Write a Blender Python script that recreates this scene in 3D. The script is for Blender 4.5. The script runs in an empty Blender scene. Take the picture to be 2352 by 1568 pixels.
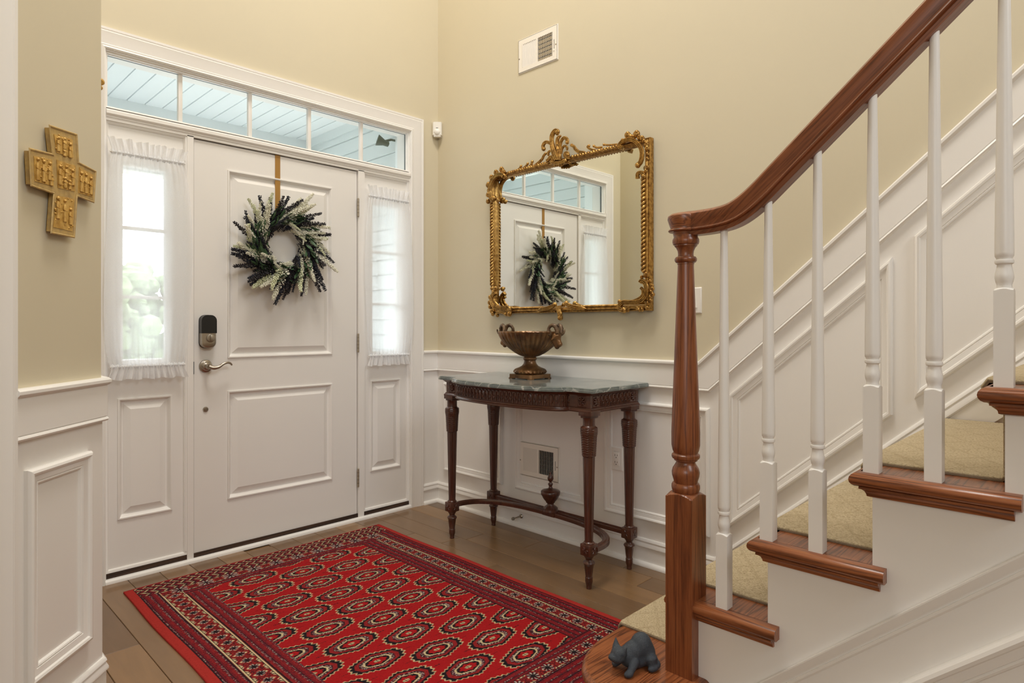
import bpy, bmesh, math, random
import numpy as np
from mathutils import Vector, Matrix
random.seed(7)
PI = math.pi
scn = bpy.context.scene
COL = scn.collection

# ---------------------------------------------------------------- camera
cam = bpy.data.cameras.new('camera')
cam.sensor_width = 36.0
cam.lens = 1437.0 / 2352.0 * 36.0
cam.shift_y = -35.5 / 2352.0
cam.clip_start = 0.05
camo = bpy.data.objects.new('camera', cam)
COL.objects.link(camo)
camo.location = (3.205, -2.573, 1.137)
camo.rotation_euler = (PI / 2, 0, math.radians(44.5))
scn.camera = camo

# ---------------------------------------------------------------- world (bright overcast sky)
w = bpy.data.worlds.new('overcast')
scn.world = w
w.use_nodes = True
bg = w.node_tree.nodes['Background']
bg.inputs[0].default_value = (0.93, 0.97, 1.0, 1)
bg.inputs[1].default_value = 6.0

# ---------------------------------------------------------------- large lights
def area(name, loc, target, sx, sy, power, color, spread=180):
    l = bpy.data.lights.new(name, 'AREA')
    l.shape = 'RECTANGLE'; l.size = sx; l.size_y = sy
    l.energy = power; l.color = color; l.spread = math.radians(spread)
    o = bpy.data.objects.new(name, l)
    COL.objects.link(o)
    o.location = loc
    o.rotation_euler = (Vector(target) - Vector(loc)).to_track_quat('-Z', 'Y').to_euler()
    o.visible_glossy = True
    return o
area('ceiling_lamp', (1.7, -1.5, 5.25), (1.7, -1.5, 0), 1.2, 1.2, 92, (1.0, 0.955, 0.89))
area('upper_hall_window', (6.2, -1.6, 4.0), (1.2, -1.0, 1.6), 1.8, 1.6, 66, (0.88, 0.94, 1.0))
area('rear_fill_light', (4.6, -5.6, 2.2), (2.0, -0.8, 1.0), 2.4, 2.0, 46, (0.93, 0.97, 1.0))  # added fill light behind the camera, no window built there; lifts the stringer

# ---------------------------------------------------------------- exposure
scn.view_settings.view_transform = 'Standard'
scn.view_settings.look = 'None'
scn.view_settings.gamma = 1.0
scn.view_settings.use_curve_mapping = False
scn.view_settings.exposure = 0.25
scn.cycles.use_denoising = True
scn.cycles.max_bounces = 10
scn.cycles.diffuse_bounces = 6
scn.cycles.transparent_max_bounces = 16
scn.cycles.sample_clamp_indirect = 6.0
scn.cycles.caustics_reflective = False
scn.cycles.caustics_refractive = False

# ================================================================ materials
def srgb(r, g, b):
    f = lambda c: (c / 255 / 12.92) if c / 255 <= 0.04045 else ((c / 255 + 0.055) / 1.055) ** 2.4
    return (f(r), f(g), f(b), 1.0)

class NT:
    """tiny node helper"""
    def __init__(self, name):
        self.m = bpy.data.materials.new(name)
        self.m.use_nodes = True
        self.t = self.m.node_tree
        self.b = self.t.nodes['Principled BSDF']
        self.out = self.t.nodes['Material Output']
    def n(self, typ, **kw):
        nd = self.t.nodes.new(typ)
        for k, v in kw.items(): setattr(nd, k, v)
        return nd
    def l(self, a, b): self.t.links.new(a, b)
    def set(self, **kw):
        for k, v in kw.items(): self.b.inputs[k.replace('_', ' ')].default_value = v
    def coords(self, kind='Object', scale=(1, 1, 1), rot=(0, 0, 0)):
        tc = self.n('ShaderNodeTexCoord'); mp = self.n('ShaderNodeMapping')
        mp.inputs['Scale'].default_value = scale; mp.inputs['Rotation'].default_value = rot
        self.l(tc.outputs[kind], mp.inputs['Vector'])
        return mp.outputs[0]
    def noise(self, vec, scale, detail=4, rough=0.55, dist=0.0):
        nd = self.n('ShaderNodeTexNoise')
        nd.inputs['Scale'].default_value = scale; nd.inputs['Detail'].default_value = detail
        nd.inputs['Roughness'].default_value = rough; nd.inputs['Distortion'].default_value = dist
        self.l(vec, nd.inputs['Vector'])
        return nd.outputs['Fac']
    def ramp(self, fac, stops):
        r = self.n('ShaderNodeValToRGB')
        el = r.color_ramp.elements
        while len(el) < len(stops): el.new(0.5)
        for e, (p, c) in zip(el, stops): e.position = p; e.color = c
        self.l(fac, r.inputs[0])
        return r.outputs[0]
    def mix(self, fac, a, b, mode='MIX'):
        mx = self.n('ShaderNodeMix', data_type='RGBA', blend_type=mode)
        for sock, v in ((mx.inputs[0], fac), (mx.inputs[6], a), (mx.inputs[7], b)):
            if hasattr(v, 'is_output'): self.l(v, sock)
            else: sock.default_value = v
        return mx.outputs[2]
    def math(self, op, a, b=0.0):
        m = self.n('ShaderNodeMath', operation=op)
        for sock, v in ((m.inputs[0], a), (m.inputs[1], b)):
            if hasattr(v, 'is_output'): self.l(v, sock)
            else: sock.default_value = v
        return m.outputs[0]
    def bump(self, height, strength=0.2, dist=0.002):
        bp = self.n('ShaderNodeBump')
        bp.inputs['Strength'].default_value = strength; bp.inputs['Distance'].default_value = dist
        self.l(height, bp.inputs['Height']); self.l(bp.outputs[0], self.b.inputs['Normal'])

def m_paint(name, col, rough=0.5, bump=0.05, var=0.03):
    k = NT(name)
    v = k.coords('Object')
    n1 = k.noise(v, 1.3, 3)
    c2 = tuple(min(1, x * (1 - var * 2)) for x in col[:3]) + (1,)
    k.l(k.ramp(n1, [(0.3, c2), (0.7, col)]), k.b.inputs['Base Color'])
    k.set(Roughness=rough)
    k.bump(k.noise(v, 220, 2), bump, 0.0006)
    return k.m

def m_wood(name, dark, mid, light, axis='x', scale=1.0, rough=0.35, grain=1.0, coat=0.25, contrast=1.0, tilt=0.0):
    """long straight grain: growth rings from a stretched field plus fine dark pores"""
    k = NT(name)
    sc = {'x': (0.55, 11, 11), 'y': (11, 0.55, 11), 'z': (11, 11, 0.55)}[axis]
    sc = tuple(s * scale for s in sc)
    info = k.n('ShaderNodeObjectInfo')
    rot = k.coords('Object', (1, 1, 1), (0, tilt, 0))
    mp = k.n('ShaderNodeMapping'); mp.inputs['Scale'].default_value = sc
    add = k.n('ShaderNodeVectorMath', operation='ADD')
    sc2 = k.n('ShaderNodeVectorMath', operation='SCALE'); sc2.inputs['Scale'].default_value = 37.0
    cmb = k.n('ShaderNodeCombineXYZ')
    for i in range(3): k.l(info.outputs['Random'], cmb.inputs[i])
    k.l(cmb.outputs[0], sc2.inputs[0]); k.l(rot, mp.inputs[0])
    k.l(mp.outputs[0], add.inputs[0]); k.l(sc2.outputs[0], add.inputs[1])
    v = add.outputs[0]
    n1 = k.noise(v, 0.9, 2, 0.4, 0.6)
    wv_ = k.math('SINE', k.math('MULTIPLY', n1, 60.0 * grain))
    wv_ = k.math('POWER', k.math('ADD', k.math('MULTIPLY', wv_, 0.5), 0.5), 1.6)
    fine = k.noise(v, 9, 4, 0.7)
    s = k.math('ADD', k.math('MULTIPLY', wv_, -0.34 * contrast), k.math('ADD', k.math('MULTIPLY', fine, 0.75), 0.28))
    k.l(k.ramp(s, [(0.22, dark), (0.50, mid), (0.82, light)]), k.b.inputs['Base Color'])
    k.set(Roughness=rough)
    k.b.inputs['Coat Weight'].default_value = coat; k.b.inputs['Coat Roughness'].default_value = 0.2
    k.bump(s, 0.10, 0.0006)
    return k.m

def m_metal(name, col, rough=0.3, metallic=1.0, var=None, nscale=40, bump=0.0):
    k = NT(name)
    v = k.coords('Object')
    if var:
        k.l(k.ramp(k.noise(v, nscale, 4), [(0.35, var), (0.65, col)]), k.b.inputs['Base Color'])
    else:
        k.l(k.ramp(k.noise(v, 25, 2), [(0.2, tuple(c * 0.9 for c in col[:3]) + (1,)), (0.8, col)]), k.b.inputs['Base Color'])
    k.set(Roughness=rough, Metallic=metallic)
    if bump: k.bump(k.noise(v, nscale * 3, 3), bump, 0.001)
    return k.m

MAT = {}
MAT['white'] = m_paint('white_trim_paint', srgb(238, 235, 231), 0.36, 0.04, 0.01)
MAT['door'] = m_paint('door_paint', srgb(236, 233, 229), 0.40, 0.04, 0.01)
MAT['wall'] = m_paint('beige_wall_paint', srgb(210, 200, 175), 0.62, 0.10, 0.015)
MAT['ceiling'] = m_paint('ceiling_paint', srgb(238, 234, 226), 0.7, 0.05, 0.01)
OAK = (srgb(66, 32, 16), srgb(132, 74, 42), srgb(160, 98, 58))
MAT['oak_x'] = m_wood('oak_stain_x', *OAK, 'x', 3.2, 0.32, 0.8, 0.2, 0.9)
MAT['oak_y'] = m_wood('oak_stain_y', *OAK, 'y', 3.2, 0.32, 0.8, 0.2, 0.9)
MAT['oak_z'] = m_wood('oak_stain_z', srgb(72, 34, 18), srgb(122, 66, 36), srgb(146, 86, 50), 'z', 2.6, 0.32, 0.7, 0.2, 0.75)
MAT['oak_rail'] = m_wood('oak_stain_handrail', srgb(66, 32, 17), srgb(122, 66, 38), srgb(146, 86, 52), 'x', 3.2, 0.3, 0.8, 0.25, 0.7, math.atan(0.2036 / 0.2305))
MAT['mahogany'] = m_wood('mahogany', srgb(30, 14, 10), srgb(68, 36, 25), srgb(92, 52, 35), 'z', 2.4, 0.32, 0.5, 0.3, 0.5)
MAT['mahogany_x'] = m_wood('mahogany_x', srgb(30, 14, 10), srgb(70, 37, 26), srgb(96, 55, 37), 'x', 2.4, 0.32, 0.5, 0.3, 0.5)

def m_plank():
    k = NT('floor_plank')
    info = k.n('ShaderNodeObjectInfo')
    tc = k.n('ShaderNodeTexCoord'); mp = k.n('ShaderNodeMapping'); mp.inputs['Scale'].default_value = (1.1, 9, 9)
    add = k.n('ShaderNodeVectorMath', operation='ADD'); sc2 = k.n('ShaderNodeVectorMath', operation='SCALE'); sc2.inputs['Scale'].default_value = 53.0
    cmb = k.n('ShaderNodeCombineXYZ')
    for i in range(3): k.l(info.outputs['Random'], cmb.inputs[i])
    k.l(cmb.outputs[0], sc2.inputs[0]); k.l(tc.outputs['Object'], mp.inputs[0]); k.l(mp.outputs[0], add.inputs[0]); k.l(sc2.outputs[0], add.inputs[1])
    v = add.outputs[0]
    base = k.ramp(info.outputs['Random'], [(0.0, srgb(98, 76, 56)), (0.3, srgb(136, 106, 76)), (0.55, srgb(112, 86, 62)), (0.8, srgb(150, 116, 80)), (1.0, srgb(124, 90, 58))])
    g = k.noise(v, 2.0, 5, 0.6, 0.8)
    c = k.mix(k.ramp(g, [(0.3, (0, 0, 0, 1)), (0.7, (1, 1, 1, 1))]), k.mix(0.72, (0.03, 0.02, 0.012, 1), base), base)
    big = k.noise(k.coords('Object', (3, 5, 1)), 1.5, 3)
    c = k.mix(k.math('MULTIPLY', big, 0.35), c, srgb(126, 96, 62))
    k.l(c, k.b.inputs['Base Color'])
    k.set(Roughness=0.30)
    k.b.inputs['Coat Weight'].default_value = 0.15
    k.bump(g, 0.06, 0.001)
    return k.m
MAT['plank'] = m_plank()

def m_marble():
    k = NT('grey_marble')
    v = k.coords('Object')
    d = k.noise(v, 5, 5, 0.6)
    mp = k.n('ShaderNodeVectorMath', operation='ADD')
    sc = k.n('ShaderNodeVectorMath', operation='SCALE'); sc.inputs['Scale'].default_value = 0.16
    cmb = k.n('ShaderNodeCombineXYZ'); k.l(d, cmb.inputs[0]); k.l(d, cmb.inputs[1]); k.l(d, cmb.inputs[2])
    k.l(cmb.outputs[0], sc.inputs[0]); k.l(v, mp.inputs[0]); k.l(sc.outputs[0], mp.inputs[1])
    vo = k.n('ShaderNodeTexVoronoi', feature='DISTANCE_TO_EDGE'); vo.inputs['Scale'].default_value = 9
    k.l(mp.outputs[0], vo.inputs['Vector'])
    vein = k.ramp(vo.outputs['Distance'], [(0.0, (1, 1, 1, 1)), (0.035, (0, 0, 0, 1))])
    base = k.ramp(k.noise(v, 14, 5, 0.65), [(0.3, srgb(84, 92, 92)), (0.7, srgb(130, 138, 135))])
    k.l(k.mix(k.math('MULTIPLY', vein, k.noise(v, 11, 2)), base, srgb(205, 205, 198)), k.b.inputs['Base Color'])
    k.set(Roughness=0.09)
    return k.m
MAT['marble'] = m_marble()
MAT['gold'] = m_metal('antique_gold', (0.62, 0.37, 0.11, 1), 0.33, 0.85, (0.26, 0.13, 0.035, 1), 70)
MAT['gold_side'] = m_metal('gold_side', (0.46, 0.25, 0.05, 1), 0.42, 0.75, (0.30, 0.15, 0.03, 1), 12)
MAT['brass'] = m_metal('aged_brass_plaster', srgb(214, 174, 96), 0.4, 0.25, srgb(184, 140, 64), 55, 0.25)
MAT['brass_grey'] = m_metal('aged_brass_border', srgb(198, 166, 102), 0.5, 0.15, srgb(176, 148, 98), 70, 0.25)
MAT['bronze'] = m_metal('bronze_urn', srgb(142, 104, 66), 0.3, 0.5, srgb(84, 58, 38), 16)
MAT['bronze_horn'] = m_metal('bronze_horn', srgb(128, 102, 74), 0.45, 0.3, srgb(74, 54, 38), 30, 0.3)
MAT['nickel'] = m_metal('satin_nickel', srgb(176, 166, 152), 0.32, 1.0)
MAT['hinge'] = m_metal('hinge_nickel', srgb(168, 156, 138), 0.4, 0.5)
MAT['ribbon'] = m_metal('wreath_hanger_gold', srgb(172, 128, 58), 0.5, 0.1, srgb(160, 116, 50), 4)
MAT['grey_metal'] = m_metal('floodlight_grey', srgb(98, 104, 92), 0.5, 0.3)

def m_plain(name, col, rough=0.5, metallic=0.0, nscale=60, var=0.12, bump=0.0, spec=0.5):
    k = NT(name)
    v = k.coords('Object')
    k.l(k.ramp(k.noise(v, nscale, 3), [(0.3, tuple(c * (1 - var) for c in col[:3]) + (1,)), (0.7, col)]), k.b.inputs['Base Color'])
    k.set(Roughness=rough, Metallic=metallic)
    k.b.inputs['Specular IOR Level'].default_value = spec
    if bump: k.bump(k.noise(v, nscale * 4, 3), bump, 0.002)
    return k.m
MAT['plastic_white'] = m_plain('white_plastic', srgb(236, 233, 226), 0.35, 0, 10, 0.02)
MAT['vent_white'] = m_plain('vent_enamel', srgb(238, 232, 222), 0.35, 0, 10, 0.02)
MAT['plate_white'] = m_plain('wall_plate', srgb(238, 234, 228), 0.3, 0, 10, 0.02)
MAT['black'] = m_plain('black_plastic', srgb(22, 22, 22), 0.35, 0, 80, 0.2)
MAT['dark'] = m_plain('dark_void', srgb(16, 14, 12), 0.9, 0, 20, 0.2)
MAT['gasket'] = m_plain('grey_gasket', srgb(70, 76, 78), 0.5, 0, 20, 0.1)
MAT['threshold'] = m_wood('threshold_wood', srgb(30, 18, 11), srgb(58, 38, 26), srgb(74, 50, 34), 'y', 1.2, 0.5)
MAT['damper'] = m_plain('damper_tan', srgb(176, 160, 128), 0.5, 0, 30, 0.15)
MAT['damper_dark'] = m_plain('damper_grey', srgb(80, 82, 74), 0.6, 0, 30, 0.2)
MAT['porch_white'] = m_paint('porch_soffit_vinyl', srgb(238, 242, 243), 0.45, 0.02, 0.01)
MAT['siding'] = m_paint('vinyl_siding', srgb(222, 228, 228), 0.5, 0.05, 0.02)
MAT['concrete'] = m_plain('porch_concrete', srgb(190, 188, 182), 0.8, 0, 12, 0.15, 0.1)
MAT['lawn'] = m_plain('lawn_grass', srgb(172, 172, 166), 0.9, 0, 14, 0.35, 0.3)
MAT['foliage'] = m_plain('tree_foliage', srgb(140, 160, 120), 0.8, 0, 5, 0.5, 0.5)
MAT['bark'] = m_plain('tree_bark', srgb(92, 76, 60), 0.9, 0, 20, 0.4, 0.5)
MAT['cream'] = m_plain('cream_florets', srgb(236, 234, 216), 0.7, 0, 60, 0.18)
MAT['cream2'] = m_plain('greenish_white_florets', srgb(216, 219, 186), 0.7, 0, 60, 0.2)
MAT['navy'] = m_plain('navy_florets', srgb(34, 36, 50), 0.7, 0, 60, 0.4)
MAT['plum'] = m_plain('plum_florets', srgb(36, 29, 35), 0.7, 0, 60, 0.4)
MAT['leaf'] = m_plain('wreath_leaf', srgb(62, 92, 60), 0.5, 0, 30, 0.4)
MAT['stem'] = m_plain('wreath_twig', srgb(52, 60, 40), 0.7, 0, 30, 0.4)
MAT['rubber'] = m_plain('grey_rubber', srgb(150, 142, 130), 0.7, 0, 30, 0.1)
MAT['fringe'] = m_plain('cream_fringe', srgb(226, 206, 178), 0.9, 0, 200, 0.2)

def m_carpet():
    k = NT('beige_cut_pile_carpet')
    v = k.coords('Object')
    n = k.noise(v, 210, 3, 0.75)
    c = k.ramp(n, [(0.25, srgb(134, 118, 92)), (0.5, srgb(190, 174, 144)), (0.8, srgb(212, 198, 170))])
    # lattice of diamonds sheared into the pile
    sx = k.n('ShaderNodeSeparateXYZ'); k.l(v, sx.inputs[0])
    a = k.math('ADD', k.math('MULTIPLY', sx.outputs[0], 9.0), k.math('MULTIPLY', sx.outputs[1], 6.5))
    b = k.math('SUBTRACT', k.math('MULTIPLY', sx.outputs[0], 9.0), k.math('MULTIPLY', sx.outputs[1], 6.5))
    def line(t):
        fr = k.math('ABSOLUTE', k.math('SUBTRACT', k.math('FRACT', t), 0.5))
        return k.math('LESS_THAN', fr, 0.05)
    ln = k.math('MAXIMUM', line(a), line(b))
    ln = k.math('MULTIPLY', ln, k.math('MULTIPLY', k.noise(v, 30, 2), 1.0))
    k.l(k.mix(k.math('MULTIPLY', ln, 0.5), c, srgb(158, 140, 110)), k.b.inputs['Base Color'])
    k.set(Roughness=0.95)
    k.b.inputs['Specular IOR Level'].default_value = 0.1
    k.bump(k.math('SUBTRACT', n, ln), 0.7, 0.004)
    return k.m
MAT['carpet'] = m_carpet()
MAT['carpet_edge'] = m_plain('carpet_binding', srgb(140, 124, 102), 0.9, 0, 200, 0.2)

def m_cat():
    k = NT('blue_grey_resin_fur')
    v = k.coords('Object', (420, 300, 700))
    n = k.noise(v, 1.0, 3, 0.6, 2.0)
    k.l(k.ramp(n, [(0.3, srgb(28, 32, 40)), (0.58, srgb(60, 68, 78)), (0.8, srgb(112, 118, 114))]), k.b.inputs['Base Color'])
    k.set(Roughness=0.45)
    k.bump(n, 0.7, 0.002)
    return k.m
MAT['cat'] = m_cat()

def m_mirror():
    k = NT('mirror_silver')
    v = k.coords('Object')
    k.l(k.ramp(k.noise(v, 2, 1), [(0, (0.86, 0.89, 0.86, 1)), (1, (0.88, 0.91, 0.88, 1))]), k.b.inputs['Base Color'])
    k.set(Metallic=1.0, Roughness=0.015)
    return k.m
MAT['mirror'] = m_mirror()

def m_glass():
    k = NT('window_glass')
    v = k.coords('Object')
    tr = k.n('ShaderNodeBsdfTransparent')
    k.l(k.ramp(k.noise(v, 3, 1), [(0, (0.97, 0.985, 0.99, 1)), (1, (0.98, 0.99, 0.995, 1))]), tr.inputs[0])
    gl = k.n('ShaderNodeBsdfGlossy'); gl.inputs['Roughness'].default_value = 0.02
    lw = k.n('ShaderNodeLayerWeight'); lw.inputs['Blend'].default_value = 0.5
    ff = k.math('ADD', k.math('MULTIPLY', k.math('POWER', lw.outputs['Facing'], 4.0), 0.30), 0.02)
    mx = k.n('ShaderNodeMixShader')
    k.l(ff, mx.inputs[0]); k.l(tr.outputs[0], mx.inputs[1]); k.l(gl.outputs[0], mx.inputs[2])
    k.l(mx.outputs[0], k.out.inputs['Surface'])
    return k.m
MAT['glass'] = m_glass()

def m_sheer(name, alpha):
    k = NT(name)
    v = k.coords('Object')
    weave = k.noise(v, 500, 2)
    df = k.n('ShaderNodeBsdfDiffuse'); df.inputs[0].default_value = (0.95, 0.955, 0.97, 1)
    tl = k.n('ShaderNodeBsdfTranslucent'); tl.inputs[0].default_value = (0.92, 0.93, 0.95, 1)
    m1 = k.n('ShaderNodeMixShader'); m1.inputs[0].default_value = 0.5
    k.l(df.outputs[0], m1.inputs[1]); k.l(tl.outputs[0], m1.inputs[2])
    tr = k.n('ShaderNodeBsdfTransparent')
    m2 = k.n('ShaderNodeMixShader')
    a = k.math('ADD', k.math('MULTIPLY', weave, 0.16), alpha - 0.08)
    k.l(a, m2.inputs[0]); k.l(tr.outputs[0], m2.inputs[1]); k.l(m1.outputs[0], m2.inputs[2])
    k.l(m2.outputs[0], k.out.inputs['Surface'])
    return k.m
MAT['sheer'] = m_sheer('sheer_voile', 0.66)
MAT['sheer_ruffle'] = m_sheer('sheer_voile_gathered', 0.8)

def m_vcol(name, rough=0.95):
    k = NT(name)
    at = k.n('ShaderNodeAttribute', attribute_name='Col')
    v = k.coords('Object')
    n = k.noise(v, 420, 2, 0.6)
    c = k.mix(k.math('MULTIPLY', n, 0.35), at.outputs['Color'], (0.02, 0.004, 0.004, 1))
    k.l(c, k.b.inputs['Base Color'])
    k.set(Roughness=rough)
    k.b.inputs['Specular IOR Level'].default_value = 0.15
    k.bump(n, 0.4, 0.0015)
    return k.m
MAT['rug'] = m_vcol('woven_wool')

# ================================================================ mesh helpers
ORG = {}
def wv(o): return ORG.get(o.name, Vector((0, 0, 0)))

class MB:
    def __init__(self): self.v = []; self.f = []
    def add(self, vs, fs):
        b = len(self.v)
        self.v.extend([tuple(p) for p in vs]); self.f.extend([tuple(b + i for i in f) for f in fs])
        return self
    def box(self, x0, x1, y0, y1, z0, z1, bev=0.0):
        if bev <= 0:
            vs = [(x, y, z) for z in (z0, z1) for y in (y0, y1) for x in (x0, x1)]
            return self.add(vs, [(0, 1, 3, 2), (4, 6, 7, 5), (0, 4, 5, 1), (2, 3, 7, 6), (0, 2, 6, 4), (1, 5, 7, 3)])
        bm = bmesh.new()
        r = bmesh.ops.create_cube(bm, size=1.0)
        for v in bm.verts:
            v.co = Vector(((x0 + x1) / 2 + v.co.x * (x1 - x0), (y0 + y1) / 2 + v.co.y * (y1 - y0), (z0 + z1) / 2 + v.co.z * (z1 - z0)))
        bmesh.ops.bevel(bm, geom=bm.edges[:], offset=bev, segments=2, affect='EDGES', profile=0.5)
        bm.verts.index_update()
        self.add([v.co[:] for v in bm.verts], [[v.index for v in f.verts] for f in bm.faces]); bm.free()
        return self
    def xbox(self, M, sx, sy, sz, bev=0.0):
        t = MB().box(-sx / 2, sx / 2, -sy / 2, sy / 2, -sz / 2, sz / 2, bev)
        return self.add([(M @ Vector(p))[:] for p in t.v], t.f)
    def lathe(self, prof, seg=32, c=(0, 0, 0), rfun=None, cap=True, M=None):
        vs = []; fs = []
        for (r, z) in prof:
            for k in range(seg):
                a = 2 * PI * k / seg
                rr = rfun(a, z, r) if rfun else r
                p = Vector((rr * math.cos(a), rr * math.sin(a), z))
                if M: p = M @ p
                vs.append((p[0] + c[0], p[1] + c[1], p[2] + c[2]))
        n = len(prof)
        for i in range(n - 1):
            for k in range(seg):
                k2 = (k + 1) % seg
                fs.append((i * seg + k, i * seg + k2, (i + 1) * seg + k2, (i + 1) * seg + k))
        if cap:
            fs.append(tuple(range(seg))[::-1]); fs.append(tuple((n - 1) * seg + k for k in range(seg)))
        return self.add(vs, fs)
    def tube(self, pts, rad, seg=8, closed=False, flat=1.0, fdir=None):
        P = [Vector(p) for p in pts]; n = len(P)
        R = rad if isinstance(rad, (list, tuple)) else [rad] * n
        T = []
        for i in range(n):
            a = P[(i - 1) % n] if (closed or i > 0) else P[i]
            b = P[(i + 1) % n] if (closed or i < n - 1) else P[i]
            T.append((b - a).normalized())
        up = Vector((0, 0, 1)) if abs(T[0].z) < 0.9 else Vector((1, 0, 0))
        N = (up - T[0] * up.dot(T[0])).normalized()
        vs = []; fs = []
        for i in range(n):
            N = (N - T[i] * N.dot(T[i]))
            N = N.normalized() if N.length > 1e-6 else Vector((1, 0, 0))
            B = T[i].cross(N)
            for k in range(seg):
                a = 2 * PI * k / seg
                o = N * math.cos(a) * R[i] + B * math.sin(a) * R[i]
                if fdir is not None: o = o - Vector(fdir) * (o.dot(Vector(fdir)) * (1 - flat))
                vs.append((P[i] + o)[:])
        m = n if closed else n - 1
        for i in range(m):
            j = (i + 1) % n
            for k in range(seg):
                k2 = (k + 1) % seg
                fs.append((i * seg + k, i * seg + k2, j * seg + k2, j * seg + k))
        if not closed:
            fs.append(tuple(range(seg))[::-1]); fs.append(tuple((n - 1) * seg + k for k in range(seg)))
        return self.add(vs, fs)
    def sphere(self, c, r, seg=10, rings=6, sc=(1, 1, 1)):
        prof = [(max(1e-4, r * math.sin(PI * i / rings)), -r * math.cos(PI * i / rings)) for i in range(rings + 1)]
        t = MB().lathe(prof, seg)
        return self.add([(c[0] + p[0] * sc[0], c[1] + p[1] * sc[1], c[2] + p[2] * sc[2]) for p in t.v], t.f)
    def poly(self, pts, f3, d0, d1):
        """extrude a 2-D polygon between d0 and d1 through map f3(u,v,d)"""
        n = len(pts)
        vs = [f3(u, v, d0) for u, v in pts] + [f3(u, v, d1) for u, v in pts]
        fs = [tuple(range(n))[::-1], tuple(range(n, 2 * n))] + [(i, (i + 1) % n, n + (i + 1) % n, n + i) for i in range(n)]
        return self.add(vs, fs)
    def sweep(self, path, prof, f3, closed=False, pclosed=False, cap=True):
        """sweep a profile [(s,h)] along a 2-D path with mitred corners; s = to the left of travel, f3(u,v,h)"""
        n = len(path); P = [Vector(p) for p in path]
        vs = []; fs = []; m = len(prof)
        for i in range(n):
            d0 = (P[i] - P[i - 1]).normalized() if (closed or i > 0) else None
            d1 = (P[(i + 1) % n] - P[i]).normalized() if (closed or i < n - 1) else None
            d0 = d0 or d1; d1 = d1 or d0
            n0 = Vector((-d0.y, d0.x)); n1 = Vector((-d1.y, d1.x))
            mt = (n0 + n1) / max(0.15, 1 + n0.dot(n1))
            for s, h in prof:
                q = P[i] + mt * s
                vs.append(f3(q.x, q.y, h))
        seg = n if closed else n - 1
        pm = m if pclosed else m - 1
        for i in range(seg):
            j = (i + 1) % n
            for k in range(pm):
                k2 = (k + 1) % m
                fs.append((i * m + k, i * m + k2, j * m + k2, j * m + k))
        if cap and not closed and m > 2:
            fs.append(tuple(range(m))); fs.append(tuple((n - 1) * m + k for k in range(m))[::-1])
        return self.add(vs, fs)

def build_mesh(name, mb, mat, org=(0, 0, 0), smooth=35, recalc=True):
    me = bpy.data.meshes.new(name)
    ox, oy, oz = org
    me.from_pydata([(x - ox, y - oy, z - oz) for x, y, z in mb.v], [], mb.f)
    if recalc:
        bm = bmesh.new(); bm.from_mesh(me)
        bmesh.ops.recalc_face_normals(bm, faces=bm.faces[:])
        bm.to_mesh(me); bm.free()
    if smooth:
        me.polygons.foreach_set('use_smooth', [True] * len(me.polygons))
        me.set_sharp_from_angle(angle=math.radians(smooth))
    if mat: me.materials.append(MAT[mat])
    me.update()
    return me

def tag(o, label=None, cat=None, group=None, kind=None):
    if label: o['label'] = label
    if cat: o['category'] = cat
    if group: o['group'] = group
    if kind: o['kind'] = kind
    return o

def place(o, parent, org):
    COL.objects.link(o)
    ORG[o.name] = Vector(org)
    if parent is not None:
        o.parent = parent; o.location = Vector(org) - wv(parent)
    else: o.location = Vector(org)
    return o

def O(name, mb, mat, parent=None, org=None, smooth=35, recalc=True, **tg):
    if org is None:
        if parent is not None: org = wv(parent)
        else:
            xs = [p[0] for p in mb.v]; ys = [p[1] for p in mb.v]; zs = [p[2] for p in mb.v]
            org = ((min(xs) + max(xs)) / 2, (min(ys) + max(ys)) / 2, min(zs))
    me = build_mesh(name, mb, mat, org, smooth, recalc)
    o = bpy.data.objects.new(name, me)
    place(o, parent, org)
    tag(o, **tg)
    return o

def E(name, org, label, cat, group=None, kind=None, parent=None):
    o = bpy.data.objects.new(name, None)
    o.empty_display_size = 0.1
    place(o, parent, org)
    return tag(o, label, cat, group, kind)

def inst(src, name, parent, org, rot=None, scale=None, mat=None):
    """copy sharing mesh data"""
    o = bpy.data.objects.new(name, src.data) if not mat else bpy.data.objects.new(name, mat)
    place(o, parent, org)
    if rot is not None: o.rotation_euler = rot
    if scale is not None: o.scale = scale
    return o

def spline(pts, n=6):
    """Catmull-Rom through tuples of any length"""
    P = [np.array(p, float) for p in pts]
    P = [2 * P[0] - P[1]] + P + [2 * P[-1] - P[-2]]
    out = []
    for i in range(1, len(P) - 2):
        for k in range(n):
            t = k / n
            a, b, c, d = P[i - 1], P[i], P[i + 1], P[i + 2]
            out.append(0.5 * ((2 * b) + (-a + c) * t + (2 * a - 5 * b + 4 * c - d) * t * t + (-a + 3 * b - 3 * c + d) * t ** 3))
    out.append(P[-2])
    return out

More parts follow.
